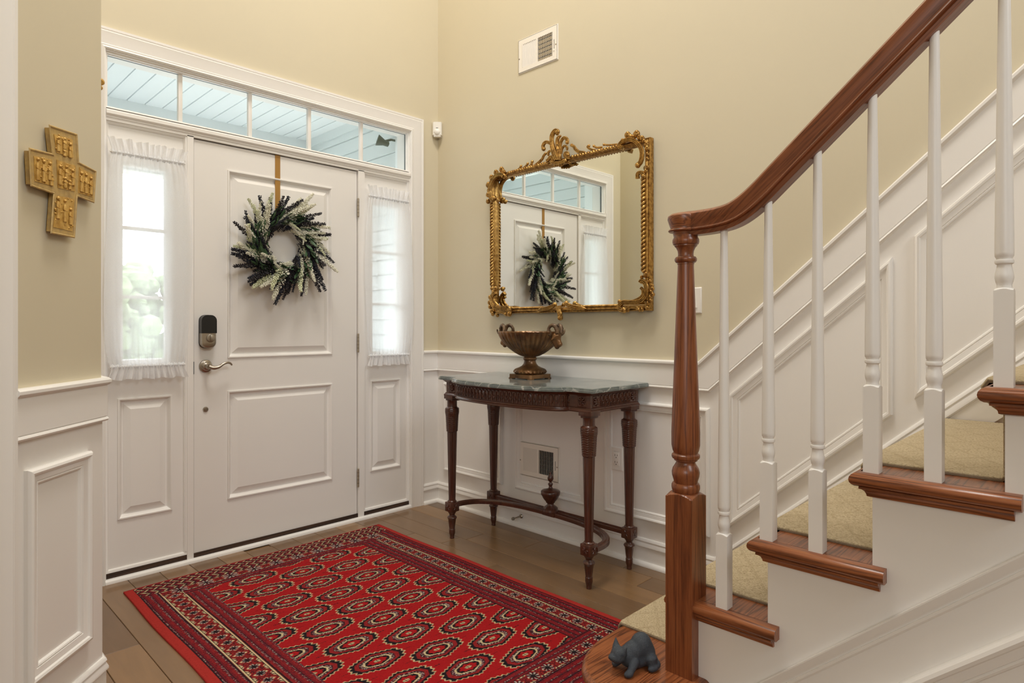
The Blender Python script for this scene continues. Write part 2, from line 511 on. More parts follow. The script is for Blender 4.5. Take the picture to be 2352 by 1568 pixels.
def surface_net(fn, lo, hi, res):
    """smooth closed mesh of fn(x,y,z)<0 (naive surface nets)"""
    nx, ny, nz = [int(math.ceil((hi[i] - lo[i]) / res)) + 1 for i in range(3)]
    ax = [lo[i] + res * np.arange(n) for i, n in zip(range(3), (nx, ny, nz))]
    X, Y, Z = np.meshgrid(*ax, indexing='ij')
    F = fn(X, Y, Z)
    S = F < 0
    cell = np.zeros((nx - 1, ny - 1, nz - 1), int)
    cs = [(i, j, k) for i in (0, 1) for j in (0, 1) for k in (0, 1)]
    cnt = sum(S[i:nx - 1 + i, j:ny - 1 + j, k:nz - 1 + k].astype(int) for i, j, k in cs)
    act = np.argwhere((cnt > 0) & (cnt < 8))
    idx = -np.ones((nx - 1, ny - 1, nz - 1), int)
    vs = []
    edges = [(a, b) for a in cs for b in cs if a < b and sum(abs(p - q) for p, q in zip(a, b)) == 1]
    for q, (i, j, k) in enumerate(act):
        idx[i, j, k] = q
        acc = np.zeros(3); m = 0
        for a, b in edges:
            fa = F[i + a[0], j + a[1], k + a[2]]; fb = F[i + b[0], j + b[1], k + b[2]]
            if (fa < 0) != (fb < 0):
                t = fa / (fa - fb); acc += np.array(a) + t * (np.array(b) - np.array(a)); m += 1
        p = acc / m
        vs.append((lo[0] + res * (i + p[0]), lo[1] + res * (j + p[1]), lo[2] + res * (k + p[2])))
    fs = []
    for ax_ in range(3):
        e = [0, 0, 0]; e[ax_] = 1
        u, v = [(1, 2), (2, 0), (0, 1)][ax_]
        A = S[:nx - 1, :ny - 1, :nz - 1]
        Bm = S[e[0]:nx - 1 + e[0], e[1]:ny - 1 + e[1], e[2]:nz - 1 + e[2]]
        for c in np.argwhere(A != Bm):
            q = []
            for du, dv in ((0, 0), (-1, 0), (-1, -1), (0, -1)):
                cc = list(c); cc[u] += du; cc[v] += dv
                if min(cc) < 0: q = None; break
                q.append(idx[cc[0], cc[1], cc[2]])
            if q and min(q) >= 0:
                fs.append(tuple(int(t) for t in (q if A[tuple(c)] else q[::-1])))
    m = MB(); m.add(vs, fs)
    return m

def ell(c, r):
    def g(X, Y, Z):
        k = np.sqrt(((X - c[0]) / r[0]) ** 2 + ((Y - c[1]) / r[1]) ** 2 + ((Z - c[2]) / r[2]) ** 2)
        return (k - 1) * min(r)
    return g
def cap(a, b, ra, rb):
    a = np.array(a, float); b = np.array(b, float)
    def g(X, Y, Z):
        d = b - a; L = d @ d
        t = np.clip(((X - a[0]) * d[0] + (Y - a[1]) * d[1] + (Z - a[2]) * d[2]) / L, 0, 1)
        return np.sqrt((X - a[0] - t * d[0]) ** 2 + (Y - a[1] - t * d[1]) ** 2 + (Z - a[2] - t * d[2]) ** 2) - (ra + (rb - ra) * t)
    return g
def smin(gs, k):
    def g(X, Y, Z):
        r = gs[0](X, Y, Z)
        for q in gs[1:]:
            b = q(X, Y, Z)
            h = np.clip(0.5 + 0.5 * (b - r) / k, 0, 1)
            r = b * (1 - h) + r * h - k * h * (1 - h)
        return r
    return g

# ================================================================ setting: shell
P0 = Vector((0.972, -2.090)); AD = Vector((math.cos(math.radians(-43)), math.sin(math.radians(-43)))); AN = Vector((-AD.y, AD.x))
fB = lambda u, v, h: (u, -h, v)                        # back wall (y = 0): u = x, v = z
fL = lambda u, v, h: (h, u, v)                         # left wall (x = 0): u = y, v = z
def fA(u, v, h):                                       # angled wall
    q = P0 + AD * u + AN * h
    return (q.x, q.y, v)
fP = lambda u, v, h: (u, v, h)                         # plan
H = 5.4
SLOPE = 0.2036 / 0.2305
RISE, RUN = 0.2036, 0.2305

m = MB().box(-0.15, 6.65, -6.15, 0.15, -0.12, -0.006)
floor = O('floor', m, 'plank', org=(0, 0, 0), smooth=0, label='brown hardwood plank floor of the foyer', cat='floor', kind='structure')
rng = random.Random(3)
plank_cache = {}
for k in range(-20, 10):
    yb = -1.138 + 0.1285 * k
    y1 = min(-0.0005, yb + 0.1285)
    if yb > -0.01 or y1 < -3.7: continue
    x = 0.0 - rng.random() * 0.7
    while x < 4.6:
        L = rng.uniform(0.55, 1.35)
        a, b = max(0.0, x), min(4.7, x + L)
        x += L
        if b - a < 0.08: continue
        g = 0.0009; e = 0.0014
        pm = MB(); z0, z1 = -0.0075, 0.0
        x0, x1, ya, yc = a + g, b - g, yb + g, y1 - g
        pm.add([(x0, ya, z0), (x1, ya, z0), (x1, yc, z0), (x0, yc, z0), (x0, ya, z1 - e), (x1, ya, z1 - e), (x1, yc, z1 - e), (x0, yc, z1 - e),
                (x0 + e, ya + e, z1), (x1 - e, ya + e, z1), (x1 - e, yc - e, z1), (x0 + e, yc - e, z1)],
               [(0, 1, 5, 4), (1, 2, 6, 5), (2, 3, 7, 6), (3, 0, 4, 7), (4, 5, 9, 8), (5, 6, 10, 9), (6, 7, 11, 10), (7, 4, 8, 11), (8, 9, 10, 11)])
        O('plank', pm, 'plank', floor, org=((a + b) / 2, (yb + y1) / 2, 0), smooth=0)

m = MB().box(-0.15, 6.65, -6.15, 0.15, H, H + 0.1)
O('ceiling', m, 'ceiling', smooth=0, label='white two-storey foyer ceiling', cat='ceiling', kind='structure')
m = MB().box(0, 6.65, 0, 0.15, 0, H)
wall_back = O('wall_back', m, 'wall', org=(0, 0, 0), smooth=0, label='beige wall with white wainscot behind the staircase and mirror', cat='wall', kind='structure')
YL, YR = -1.866, -0.224
m = MB().box(-0.15, 0, -6.15, YL - 0.02, 0, H).box(-0.15, 0, YR + 0.02, 0.15, 0, H).box(-0.15, 0, YL - 0.02, YR + 0.02, 2.378, H)
wall_left = O('wall_left', m, 'wall', org=(0, 0, 0), smooth=0, label='beige wall around the front door', cat='wall', kind='structure')
m = MB().box(6.5, 6.65, -6.15, 0, 0, H)
O('wall_right', m, 'wall', smooth=0, label='beige wall facing the front door', cat='wall', kind='structure')
m = MB().box(0, 6.5, -6.15, -6.0, 0, H)
O('wall_front', m, 'wall', smooth=0, label='beige wall opposite the mirror', cat='wall', kind='structure')
Cc = P0 + AD * 0.47; Dd = Cc - AN * 0.12
m = MB().poly([(0, -2.09), tuple(P0), tuple(Cc), tuple(Dd), (0.925, -2.21), (0, -2.21)], fP, 0, H)
wall_angled = O('wall_angled', m, 'wall', org=(P0.x, P0.y, 0), smooth=0, label='narrow angled beige wall carrying the brass cross', cat='wall', kind='structure')

# white wainscot skins below the chair rails
rail0 = (1.851, 0.980)
def railz(x): return rail0[1] + max(0.0, x - rail0[0]) * SLOPE
XE = 4.9
m = MB().poly([(0.0, 0.0), (XE, 0.0), (XE, railz(XE) - 0.05), (1.87, 0.93), (0.0, 0.93)], fB, -0.001, 0.003)
O('wainscot_panel', m, 'white', wall_back, smooth=0)
m = MB().box(-0.001, 0.003, YR + 0.05, -0.0005, 0, 0.93)
O('wainscot_panel', m, 'white', wall_left, smooth=0)
m = MB().sweep([(0.005, -2.09), tuple(P0), tuple(P0 + AD * 0.47)], [(0, 0), (0.003, 0), (0.003, 0.93), (0, 0.93)], fP)
O('wainscot_panel', m, 'white', wall_angled, smooth=0)

# ---------------------------------------------------------------- chair rails
RAIL = [(0.0, 0.0), (0.0, 0.019), (-0.006, 0.026), (-0.014, 0.026), (-0.020, 0.021), (-0.023, 0.0155), (-0.027, 0.0155), (-0.1165, 0.0155), (-0.1185, 0.0125), (-0.121, 0.017), (-0.126, 0.0195), (-0.131, 0.016), (-0.133, 0.009), (-0.133, 0.0)]
m = MB().sweep([(0.0155, 0.980), rail0, (XE, railz(XE))], RAIL, fB)
O('trim_1', m, 'white', smooth=30, label='wide white chair rail that turns up along the stairs', cat='chair rail', kind='structure')
RAILP = [(h, 0.980 + s) for s, h in RAIL]
m = MB().sweep([(0.0, -0.1325), (0.0, 0.0)], [(-s, h) for s, h in RAILP], fP)
O('trim_2', m, 'white', smooth=30, label='short white chair rail between door casing and corner', cat='chair rail', kind='structure')
m = MB().sweep([(0.005, -2.09), tuple(P0), tuple(P0 + AD * 0.37)], RAILP, fP)
O('trim_3', m, 'white', smooth=30, label='white chair rail under the brass cross', cat='chair rail', kind='structure')

# ---------------------------------------------------------------- baseboards
BASE = [(0.0, 0.0), (0.0, 0.008), (-0.005, 0.013), (-0.012, 0.015), (-0.014, 0.0115), (-0.017, 0.0115), (-0.030, 0.019), (-0.037, 0.019), (-0.038, 0.016), (-0.0405, 0.016), (-0.043, 0.013)]
flat = [(-0.043, 0.0125), (-0.125, 0.0125), (-0.125, 0.0)]
m = MB().sweep([(0.013, 0.127), (1.92, 0.127), (XE, 0.127 + (XE - 1.92) * SLOPE)], BASE + flat, fB)
bb = O('baseboard_back', m, 'white', smooth=30, label='white moulded baseboard running up the stair wall as skirting', cat='baseboard', kind='structure')
QR = [(0.0, 0.020), (0.006, 0.0195), (0.012, 0.017), (0.016, 0.012), (0.018, 0.005), (0.018, 0.0), (0.0, 0.0)]
m = MB().sweep([(2.11, -0.0125), (0.0125, -0.0125)], QR, fP)
O('shoe_moulding', m, 'white', bb, smooth=40)
BASEP = [(h, 0.127 + s) for s, h in BASE + flat]
m = MB().sweep([(0.0, -0.1325), (0.0, 0.0)], [(-s, h) for s, h in BASEP], fP)
bl = O('baseboard_left', m, 'white', smooth=30, label='short white baseboard between door casing and corner', cat='baseboard', kind='structure')
m = MB().sweep([(0.0125, -0.1325), (0.0125, -0.0125)], [(-s, h) for s, h in QR], fP)
O('shoe_moulding', m, 'white', bl, smooth=40)
m = MB().sweep([(0.005, -2.09), tuple(P0), tuple(P0 + AD * 0.37)], BASEP, fP)
O('baseboard_angled', m, 'white', smooth=30, label='white baseboard of the angled wall', cat='baseboard', kind='structure')

# ---------------------------------------------------------------- picture-frame mouldings
PF = [(0.0, 0.0), (0.0, 0.010), (0.004, 0.017), (0.010, 0.019), (0.016, 0.0165), (0.019, 0.012), (0.034, 0.0085), (0.0355, 0.0055), (0.039, 0.008), (0.043, 0.006), (0.046, 0.0)]
def frame(n, pts, f3, label):
    # pts counter-clockwise in (u,v): left of travel points inward
    m = MB().sweep(pts, PF, lambda u, v, h: f3(u, v, h + 0.003), closed=True)
    O('trim_%d' % n, m, 'white', smooth=25, label=label, cat='wall moulding', kind='structure')
def rect(a, b, c, d): return [(a, c), (b, c), (b, d), (a, d)]
frame(4, rect(0.075, 0.606, 0.212, 0.775), fB, 'white moulding frame on the wall nearest the room corner, left of the floor vent')
frame(5, rect(0.715, 1.225, 0.212, 0.775), fB, 'white moulding frame on the wall around the low vent')
frame(6, rect(1.335, 1.900, 0.212, 0.775), fB, 'white moulding frame on the wall around the power outlet')
def para(x0, x1, zb, zt): return [(x0, zb), (x1, zb + (x1 - x0) * SLOPE), (x1, zt + (x1 - x0) * SLOPE), (x0, zt)]
frame(7, para(1.99, 2.604, 0.275, 0.842), fB, 'white slanted moulding frame on the wall beside the lowest stair treads')
frame(8, para(2.672, 3.286, 0.879, 1.453), fB, 'white slanted moulding frame higher up the stair wall')
frame(9, para(3.354, 3.968, 1.483, 2.056), fB, 'white slanted moulding frame near the top of the stair wall')
frame(10, [(0.068, 0.215), (0.325, 0.215), (0.325, 0.770), (0.068, 0.770)], fA, 'white moulding frame on the angled wall below the cross')

# casing of the passage at the far end of the angled wall
CAS = [(0.0, 0.0), (0.0, 0.012), (-0.006, 0.016), (-0.012, 0.013), (-0.018, 0.0145), (-0.021, 0.013), (-0.045, 0.016), (-0.066, 0.0205), (-0.072, 0.0225), (-0.074, 0.0195), (-0.079, 0.0195), (-0.081, 0.021), (-0.0915, 0.021), (-0.0915, 0.0)]
m = MB().sweep([(0.461, 0.0), (0.461, 2.5)], [(-s, h) for s, h in CAS], fA)
O('trim_11', m, 'white', smooth=30, label='white passage casing at the end of the angled wall', cat='casing', kind='structure')

# ================================================================ front door unit
m = MB().sweep([(YR, 0.0), (YR, 2.355), (YL, 2.355), (YL, 0.0)], CAS, fL)
O('trim_12', m, 'white', smooth=30, label='white moulded casing around the whole front door unit', cat='casing', kind='structure')

fr = E('trim_13', (0, -1.045, 0), 'white wooden frame holding door, sidelights and transom', 'door frame', kind='structure')
m = MB().box(-0.13, 0.004, YR - 0.004, YR + 0.018, 0, 2.372); O('jamb', m, 'white', fr, smooth=0)
m = MB().box(-0.13, 0.004, YL - 0.018, YL + 0.004, 0, 2.372); O('jamb', m, 'white', fr, smooth=0)
m = MB().box(-0.13, 0.004, YL + 0.004, YR - 0.004, 2.350, 2.372); O('head_jamb', m, 'white', fr, smooth=0)
# stepped stop under the head jamb and down the jambs, holding the transom glass
STOP = [(0.0, -0.004), (0.007, -0.006), (0.007, -0.016), (0.010, -0.018), (0.010, -0.030), (0.0, -0.030)]
m = MB().sweep([(YL + 0.004, 2.102), (YR - 0.004, 2.102), (YR - 0.004, 2.350), (YL + 0.004, 2.350)], STOP, fL, closed=True)
O('transom_stop', m, 'white', fr, smooth=0)
for nm, y0, y1 in (('mullion', -1.5275, -1.4985), ('mullion', -0.5925, -0.555)):
    m = MB().box(-0.12, 0.0, y0, y1, 0.018, 2.05)
    ys = y0 if y0 < -1 else y1
    m.box(-0.02, -0.004, min(ys, ys + (0.008 if ys == y1 else -0.008)), max(ys, ys + (0.008 if ys == y1 else -0.008)), 0.06, 2.045)
    O(nm, m, 'white', fr, smooth=0)
bar = [(-0.12, 2.046), (0.0, 2.046), (0.0, 2.058), (0.004, 2.060), (0.004, 2.066), (0.008, 2.068), (0.013, 2.074), (0.013, 2.088), (0.008, 2.094), (-0.034, 2.104), (-0.12, 2.104)]
m = MB().poly(bar, lambda u, v, d: (u, d, v), YL + 0.004, YR - 0.004)
O('transom_bar', m, 'white', fr, smooth=0)
m = MB().box(-0.14, -0.006, YL, YR, 0.0, 0.040); O('threshold', m, 'threshold', fr, smooth=0)
m = MB().sweep([(0.0005, YR), (0.0005, YL)], [(-0.006, 0.0), (-0.006, 0.019), (0.004, 0.0185), (0.010, 0.016), (0.0135, 0.010), (0.014, 0.0)], fP)
O('shoe_moulding', m, 'white', fr, smooth=40)
m = MB().box(-0.128, -0.118, -1.4985, -0.5925, 0.03, 2.05); O('door_stop', m, 'dark', fr, smooth=0)  # unseen dark sheet added behind the slab so the gaps around it stay black

def slab(y0, y1, z0, z1, xf, holes, depth):
    """slab front at x = xf with recessed/raised panels; holes = [(a,b,c,d, loops, closed)] sharing one column"""
    m = MB()
    q = lambda a, b, c, d: m.add([(xf, a, c), (xf, b, c), (xf, b, d), (xf, a, d)], [(0, 1, 2, 3)])
    z = z0
    for a, b, c, d, loops, close in sorted(holes, key=lambda t: t[2]):
        q(y0, y1, z, c); q(y0, a, c, d); q(b, y1, c, d); z = d
        prev = None; vs = []
        for ins, dx in [(0, 0)] + loops:
            vs += [(xf + dx, a + ins, c + ins), (xf + dx, b - ins, c + ins), (xf + dx, b - ins, d - ins), (xf + dx, a + ins, d - ins)]
        n = len(loops) + 1
        fs = [(i * 4 + k, i * 4 + (k + 1) % 4, (i + 1) * 4 + (k + 1) % 4, (i + 1) * 4 + k) for i in range(n - 1) for k in range(4)]
        if close: fs.append(tuple((n - 1) * 4 + k for k in range(4)))
        m.add(vs, fs)
    q(y0, y1, z, z1)
    xb = xf - depth
    m.add([(xf, y0, z0), (xf, y1, z0), (xf, y1, z1), (xf, y0, z1), (xb, y0, z0), (xb, y1, z0), (xb, y1, z1), (xb, y0, z1)],
          [(0, 1, 5, 4), (1, 2, 6, 5), (2, 3, 7, 6), (3, 0, 4, 7)])
    if all(h[5] for h in holes): m.add([(xb, y0, z0), (xb, y1, z0), (xb, y1, z1), (xb, y0, z1)], [(0, 1, 2, 3)])
    else:
        a, b, c, d = [h for h in holes if not h[5]][0][:4]
        i = 0.03
        qb = lambda p, r, s, t: m.add([(xb, p, s), (xb, r, s), (xb, r, t), (xb, p, t)], [(0, 1, 2, 3)])
        qb(y0, y1, z0, c + i); qb(y0, a + i, c + i, d - i); qb(b - i, y1, c + i, d - i); qb(y0, y1, d - i, z1)
    return m
RP = [(0.001, 0.006), (0.007, 0.0065), (0.011, 0.002), (0.015, -0.006), (0.019, -0.0115), (0.026, -0.0125), (0.028, -0.010), (0.052, 0.001)]
GP = [(0.0015, 0.006), (0.012, 0.007), (0.020, 0.001), (0.028, -0.010), (0.030, -0.020), (0.030, -0.044)]

door = E('door_1', (-0.012, -1.045, 0.037), 'white two-panel front door with a wreath hung on it', 'door', kind='structure')
m = slab(-1.4935, -0.5975, 0.037, 2.040, -0.012, [(-1.336, -0.756, 0.268, 0.812, RP, True), (-1.336, -0.756, 0.976, 1.920, RP, True)], 0.044)
O('door_slab', m, 'door', door, smooth=10)
m = MB().box(-0.05, -0.010, -1.4935, -0.5975, 0.020, 0.037); O('door_sweep', m, 'dark', door, smooth=0)
for zc in (1.829, 1.039, 0.251):
    h = O('hinge', MB().lathe([(0.0015, -0.056), (0.004, -0.055), (0.0062, -0.052), (0.0062, 0.052), (0.004, 0.055), (0.0015, 0.056)], 12, (0.0015, -0.5955, zc)), 'hinge', door, org=(0.0015, -0.5955, zc))
    k = MB()
    for dz in (-0.031, -0.0105, 0.0105, 0.031): k.lathe([(0.0066, -0.0006), (0.0066, 0.0006)], 12, (0.0015, -0.5955, zc + dz))
    O('knuckle_joint', k, 'dark', h, org=(0.0015, -0.5955, zc))

def rrect(w, h, r, n=5):
    out = []
    for cx, cy, a0 in ((w / 2 - r, h / 2 - r, 0), (-w / 2 + r, h / 2 - r, 90), (-w / 2 + r, -h / 2 + r, 180), (w / 2 - r, -h / 2 + r, 270)):
        for i in range(n + 1):
            a = math.radians(a0 + 90 * i / n); out.append((cx + r * math.cos(a), cy + r * math.sin(a)))
    return out
# keypad deadbolt
LC = (-1.436, 1.110)
lk = E('keypad_deadbolt', (-0.012, LC[0], 1.03), None, None, parent=door)
def lockpoly(w, h, r, x0, x1, zc): return MB().poly(rrect(w, h, r), lambda u, v, d: (d, LC[0] + u, zc + v), x0, x1)
O('lock_backplate', lockpoly(0.072, 0.163, 0.028, -0.012, -0.006, LC[1]), 'black', lk)
body = lockpoly(0.070, 0.160, 0.027, -0.006, 0.018, LC[1])
m = MB().add(body.v, body.f)
m.sweep(rrect(0.070, 0.160, 0.027), [(0.0, 0.018), (0.003, 0.0235), (0.009, 0.0255), (0.024, 0.0262)], lambda u, v, h: (h, LC[0] + u, LC[1] + v), closed=True)
m.poly(rrect(0.024, 0.114, 0.006), lambda u, v, d: (d, LC[0] + u, LC[1] + v), 0.020, 0.0262)
O('lock_body', m, 'nickel', lk)
m = MB().poly([(u, v) for u, v in [(-0.0354, -0.008), (0.0354, -0.008)] + [p for p in rrect(0.0708, 0.1612, 0.0275) if p[1] > 0]], lambda u, v, d: (d, LC[0] + u, LC[1] + v), -0.004, 0.0275)
O('lock_cover', m, 'black', lk, smooth=30)
m = MB().lathe([(0.0205, 0.0), (0.0205, 0.004), (0.0185, 0.007), (0.016, 0.0075)], 28, M=Matrix.Rotation(PI / 2, 4, 'Y'), c=(0.026, LC[0] + 0.006, 1.079))
m.box(0.030, 0.043, LC[0] + 0.006 - 0.005, LC[0] + 0.006 + 0.005, 1.079 - 0.015, 1.079 + 0.015, 0.002)
O('thumb_turn', m, 'nickel', lk)
# lever handle
KC = (-1.440, 0.941)
lv = E('lever_handle', (-0.012, KC[0], KC[1]), None, None, parent=door)
RY = Matrix.Rotation(PI / 2, 4, 'Y')
m = MB().lathe([(0.031, 0.0), (0.031, 0.003), (0.029, 0.007), (0.024, 0.009), (0.021, 0.011), (0.018, 0.0165), (0.014, 0.018), (0.012, 0.020), (0.012, 0.046), (0.010, 0.049)], 32, (-0.012, KC[0], KC[1]), M=RY)
O('rose', m, 'nickel', lv)
pts = spline([(0.036, KC[0], KC[1] + 0.0, 0.0105), (0.043, KC[0] + 0.018, KC[1] - 0.007, 0.010), (0.047, KC[0] + 0.040, KC[1] - 0.004, 0.008), (0.048, KC[0] + 0.062, KC[1] + 0.010, 0.0066), (0.046, KC[0] + 0.082, KC[1] + 0.016, 0.006), (0.040, KC[0] + 0.098, KC[1] + 0.012, 0.0055), (0.034, KC[0] + 0.108, KC[1] + 0.003, 0.0045)], 5)
m = MB().tube([p[:3] for p in pts], [p[3] for p in pts], 12)
O('lever', m, 'nickel', lv)
m = MB().lathe([(0.013, 0.0), (0.013, 0.002), (0.011, 0.005), (0.007, 0.0055), (0.0055, 0.004), (0.0045, 0.006), (0.001, 0.0065)], 24, (-0.012, -1.440, 0.729), M=RY)
O('door_viewer', m, 'nickel', door, org=(-0.012, -1.440, 0.729))
m = MB().box(-0.016, 0.0008, -1.4995, -1.4965, 0.905, 0.965); O('strike_latch', m, 'gasket', door, org=(-0.012, -1.498, 0.905), smooth=0)

# sidelights
def sidelight(n, y0, y1, ga, gb, pa, pb, label):
    r = E('window_%d' % n, (-0.018, (y0 + y1) / 2, 0.05), label, 'sidelight window', kind='structure')
    m = MB()
    mm = slab(y0 + 0.001, y1 - 0.001, 0.88, 2.046, -0.018, [(ga, gb, 0.955, 1.895, GP, False)], 0.044); m.add(mm.v, mm.f)
    mm = slab(y0 + 0.001, y1 - 0.001, 0.045, 0.88, -0.018, [(pa, pb, 0.268, 0.812, RP, True)], 0.044); m.add(mm.v, mm.f)
    O('sidelight_panel', m, 'door', r, smooth=10)
    m = MB().sweep(rect(y0, y1, 0.043, 2.046), [(0.0, -0.005), (0.006, -0.007), (0.012, -0.012), (0.013, -0.018)], fL, closed=True)
    O('glazing_stop', m, 'door', r, smooth=30)
    i = 0.028
    zs = [0.955 + i, 1.2695, 1.5835, 1.895 - i]
    for k in range(3):
        m = MB().box(-0.052, -0.047, ga + i, gb - i, zs[k] + (0.006 if k else 0), zs[k + 1] - (0.006 if k < 2 else 0)); O('pane', m, 'glass', r, smooth=0)
    for k in (1, 2):
        m = MB().box(-0.056, -0.030, ga + i, gb - i, zs[k] - 0.0075, zs[k] + 0.0075, 0.003); O('muntin', m, 'door', r)
    return r
sidelight(1, YL + 0.004, -1.5275, -1.818, -1.583, -1.814, -1.589, 'white sidelight window on the lock side of the front door')
sidelight(2, -0.555, YR - 0.004, -0.507, -0.272, -0.502, -0.285, 'white sidelight window on the hinge side of the front door')

# transom
tr = E('window_3', (-0.035, -1.045, 2.10), 'long five-pane transom window above the front door', 'transom window', kind='structure')
mun = [-1.549, -1.2145, -0.885, -0.5545]
edges = [YL + 0.006] + mun + [YR - 0.006]
for a, b in zip(edges[:-1], edges[1:]):
    m = MB().box(-0.042, -0.036, a + 0.001, b - 0.001, 2.100, 2.344); O('pane', m, 'glass', tr, smooth=0)
for y in mun:
    m = MB().box(-0.050, -0.026, y - 0.0095, y + 0.0095, 2.099, 2.345, 0.003); O('muntin', m, 'white', tr)
m = MB().sweep(rect(YL + 0.006, YR - 0.006, 2.098, 2.346), [(0.0, -0.033), (0.004, -0.033), (0.004, -0.046), (0.0, -0.046)], fL, closed=True)
O('gasket', m, 'gasket', tr, smooth=0)

# ================================================================ outside: porch, siding, garden
PX = -1.55
pc = E('porch_ceiling', ((PX) / 2, -1.5, 2.64), 'white vinyl soffit boards of the porch ceiling', 'porch ceiling', kind='structure')
y = -4.0; k = 0
while y < -0.15:
    m = MB().box(PX, -0.15, y, min(y + 0.100, -0.12), 2.640, 2.66)
    m.box(PX, -0.15, y + 0.100, y + 0.1085, 2.650, 2.66)
    O('soffit_board', m, 'porch_white', pc, smooth=0, org=(PX / 2, y, 2.64))
    y += 0.1085
m = MB().box(PX - 0.14, PX, -4.6, 0.2, 2.18, 2.75)
O('porch_beam', m, 'porch_white', smooth=0, label='white beam along the outer edge of the porch', cat='beam', kind='structure')
m = MB().box(-0.27, -0.15, -4.6, 0.2, 2.605, 2.66)
O('porch_fascia', m, 'porch_white', smooth=0, label='white soffit trim against the house wall', cat='soffit trim', kind='structure')
sw = E('porch_side_wall', (-0.9, 0.0, 0), 'pale vinyl lap siding wall at the end of the porch', 'siding wall', kind='structure')
z = 0.05; sd = None
while z < 2.62:
    m = MB().poly([(-0.090, z), (-0.118, z), (-0.102, z + 0.100), (-0.090, z + 0.103)], lambda u, v, d: (d, u, v), PX, -0.30)
    O('siding_board', m, 'siding', sw, smooth=0, org=(-0.9, -0.1, z)); z += 0.103
m = MB().box(-0.30, -0.15, -0.125, 0.0, 0, 2.62); O('corner_board', m, 'porch_white', sw, smooth=0)
m = MB().box(PX, -0.30, -0.122, -0.09, 2.575, 2.64); O('frieze_board', m, 'siding', sw, smooth=0)
sw2 = E('porch_side_wall', (-0.9, -2.0, 0), 'pale vinyl lap siding wall on the lock side of the porch recess', 'siding wall', kind='structure')
z = 0.05
while z < 2.62:
    m = MB().poly([(-2.03, z), (-1.975, z), (-1.991, z + 0.100), (-2.03, z + 0.103)], lambda u, v, d: (d, u, v), PX, -0.30)
    O('siding_board', m, 'siding', sw2, smooth=0, org=(-0.9, -2.0, z)); z += 0.103
m = MB().box(-0.30, -0.15, -2.05, -1.965, 0, 2.62); O('corner_board', m, 'porch_white', sw2, smooth=0)
m = MB().box(-1.9, -0.15, -4.6, 0.2, -0.16, -0.04)
O('porch_floor', m, 'concrete', smooth=0, label='grey concrete porch floor outside the door', cat='porch floor', kind='structure')
m = MB().box(-40, -1.9, -30, 25, -0.6, -0.4)
O('lawn', m, 'lawn', smooth=0, label='green lawn in front of the house', cat='lawn', kind='structure')
for k, (tx, ty, s, lab) in enumerate([(-12, 0.2, 1.0, 'round green garden tree straight out from the door'), (-17.5, 2.6, 1.15, 'green garden tree standing farthest back on the lawn'), (-12.2, 4.9, 1.2, 'tall green tree behind the porch siding'), (-13, -6.0, 1.1, 'broad green tree standing alone on the lawn')]):
    t = E('garden_tree', (tx, ty, -0.4), lab, 'tree', 'garden trees')
    m = MB().tube([(tx, ty, -0.4), (tx + 0.05, ty, 0.5), (tx, ty + 0.1, 1.4)], [0.16 * s, 0.12 * s, 0.07 * s], 8); O('trunk', m, 'bark', t)
    m = MB()
    rr = random.Random(k)
    for i in range(170):
        a = rr.random() * 2 * PI; e = rr.random() ** 0.5; h = rr.uniform(-1, 1)
        q = math.sqrt(max(0.0, 1 - h * h))
        m.sphere((tx + math.cos(a) * 1.5 * s * e * q, ty + math.sin(a) * 1.5 * s * e * q, 1.35 + 1.25 * s * h), s * rr.uniform(0.12, 0.34), 7, 4)
    O('crown', m, 'foliage', t)
# floodlight head by the corner board
fl = E('porch_floodlight', (-0.33, -0.17, 2.36), 'small grey floodlight head tilted under the porch corner', 'floodlight')
ax = Vector((-0.35, -0.75, 0.25)).normalized()
Mf = ax.to_track_quat('Z', 'Y').to_matrix().to_4x4()
m = MB().lathe([(0.008, -0.036), (0.017, -0.032), (0.020, 0.0), (0.037, 0.042), (0.038, 0.046), (0.030, 0.042), (0.008, 0.038)], 20, (-0.33, -0.195, 2.36), M=Mf); O('lamp_shade', m, 'grey_metal', fl)
m = MB().tube([(-0.33, -0.19, 2.37), (-0.315, -0.15, 2.385), (-0.31, -0.118, 2.385)], 0.008, 8); O('bracket', m, 'grey_metal', fl)

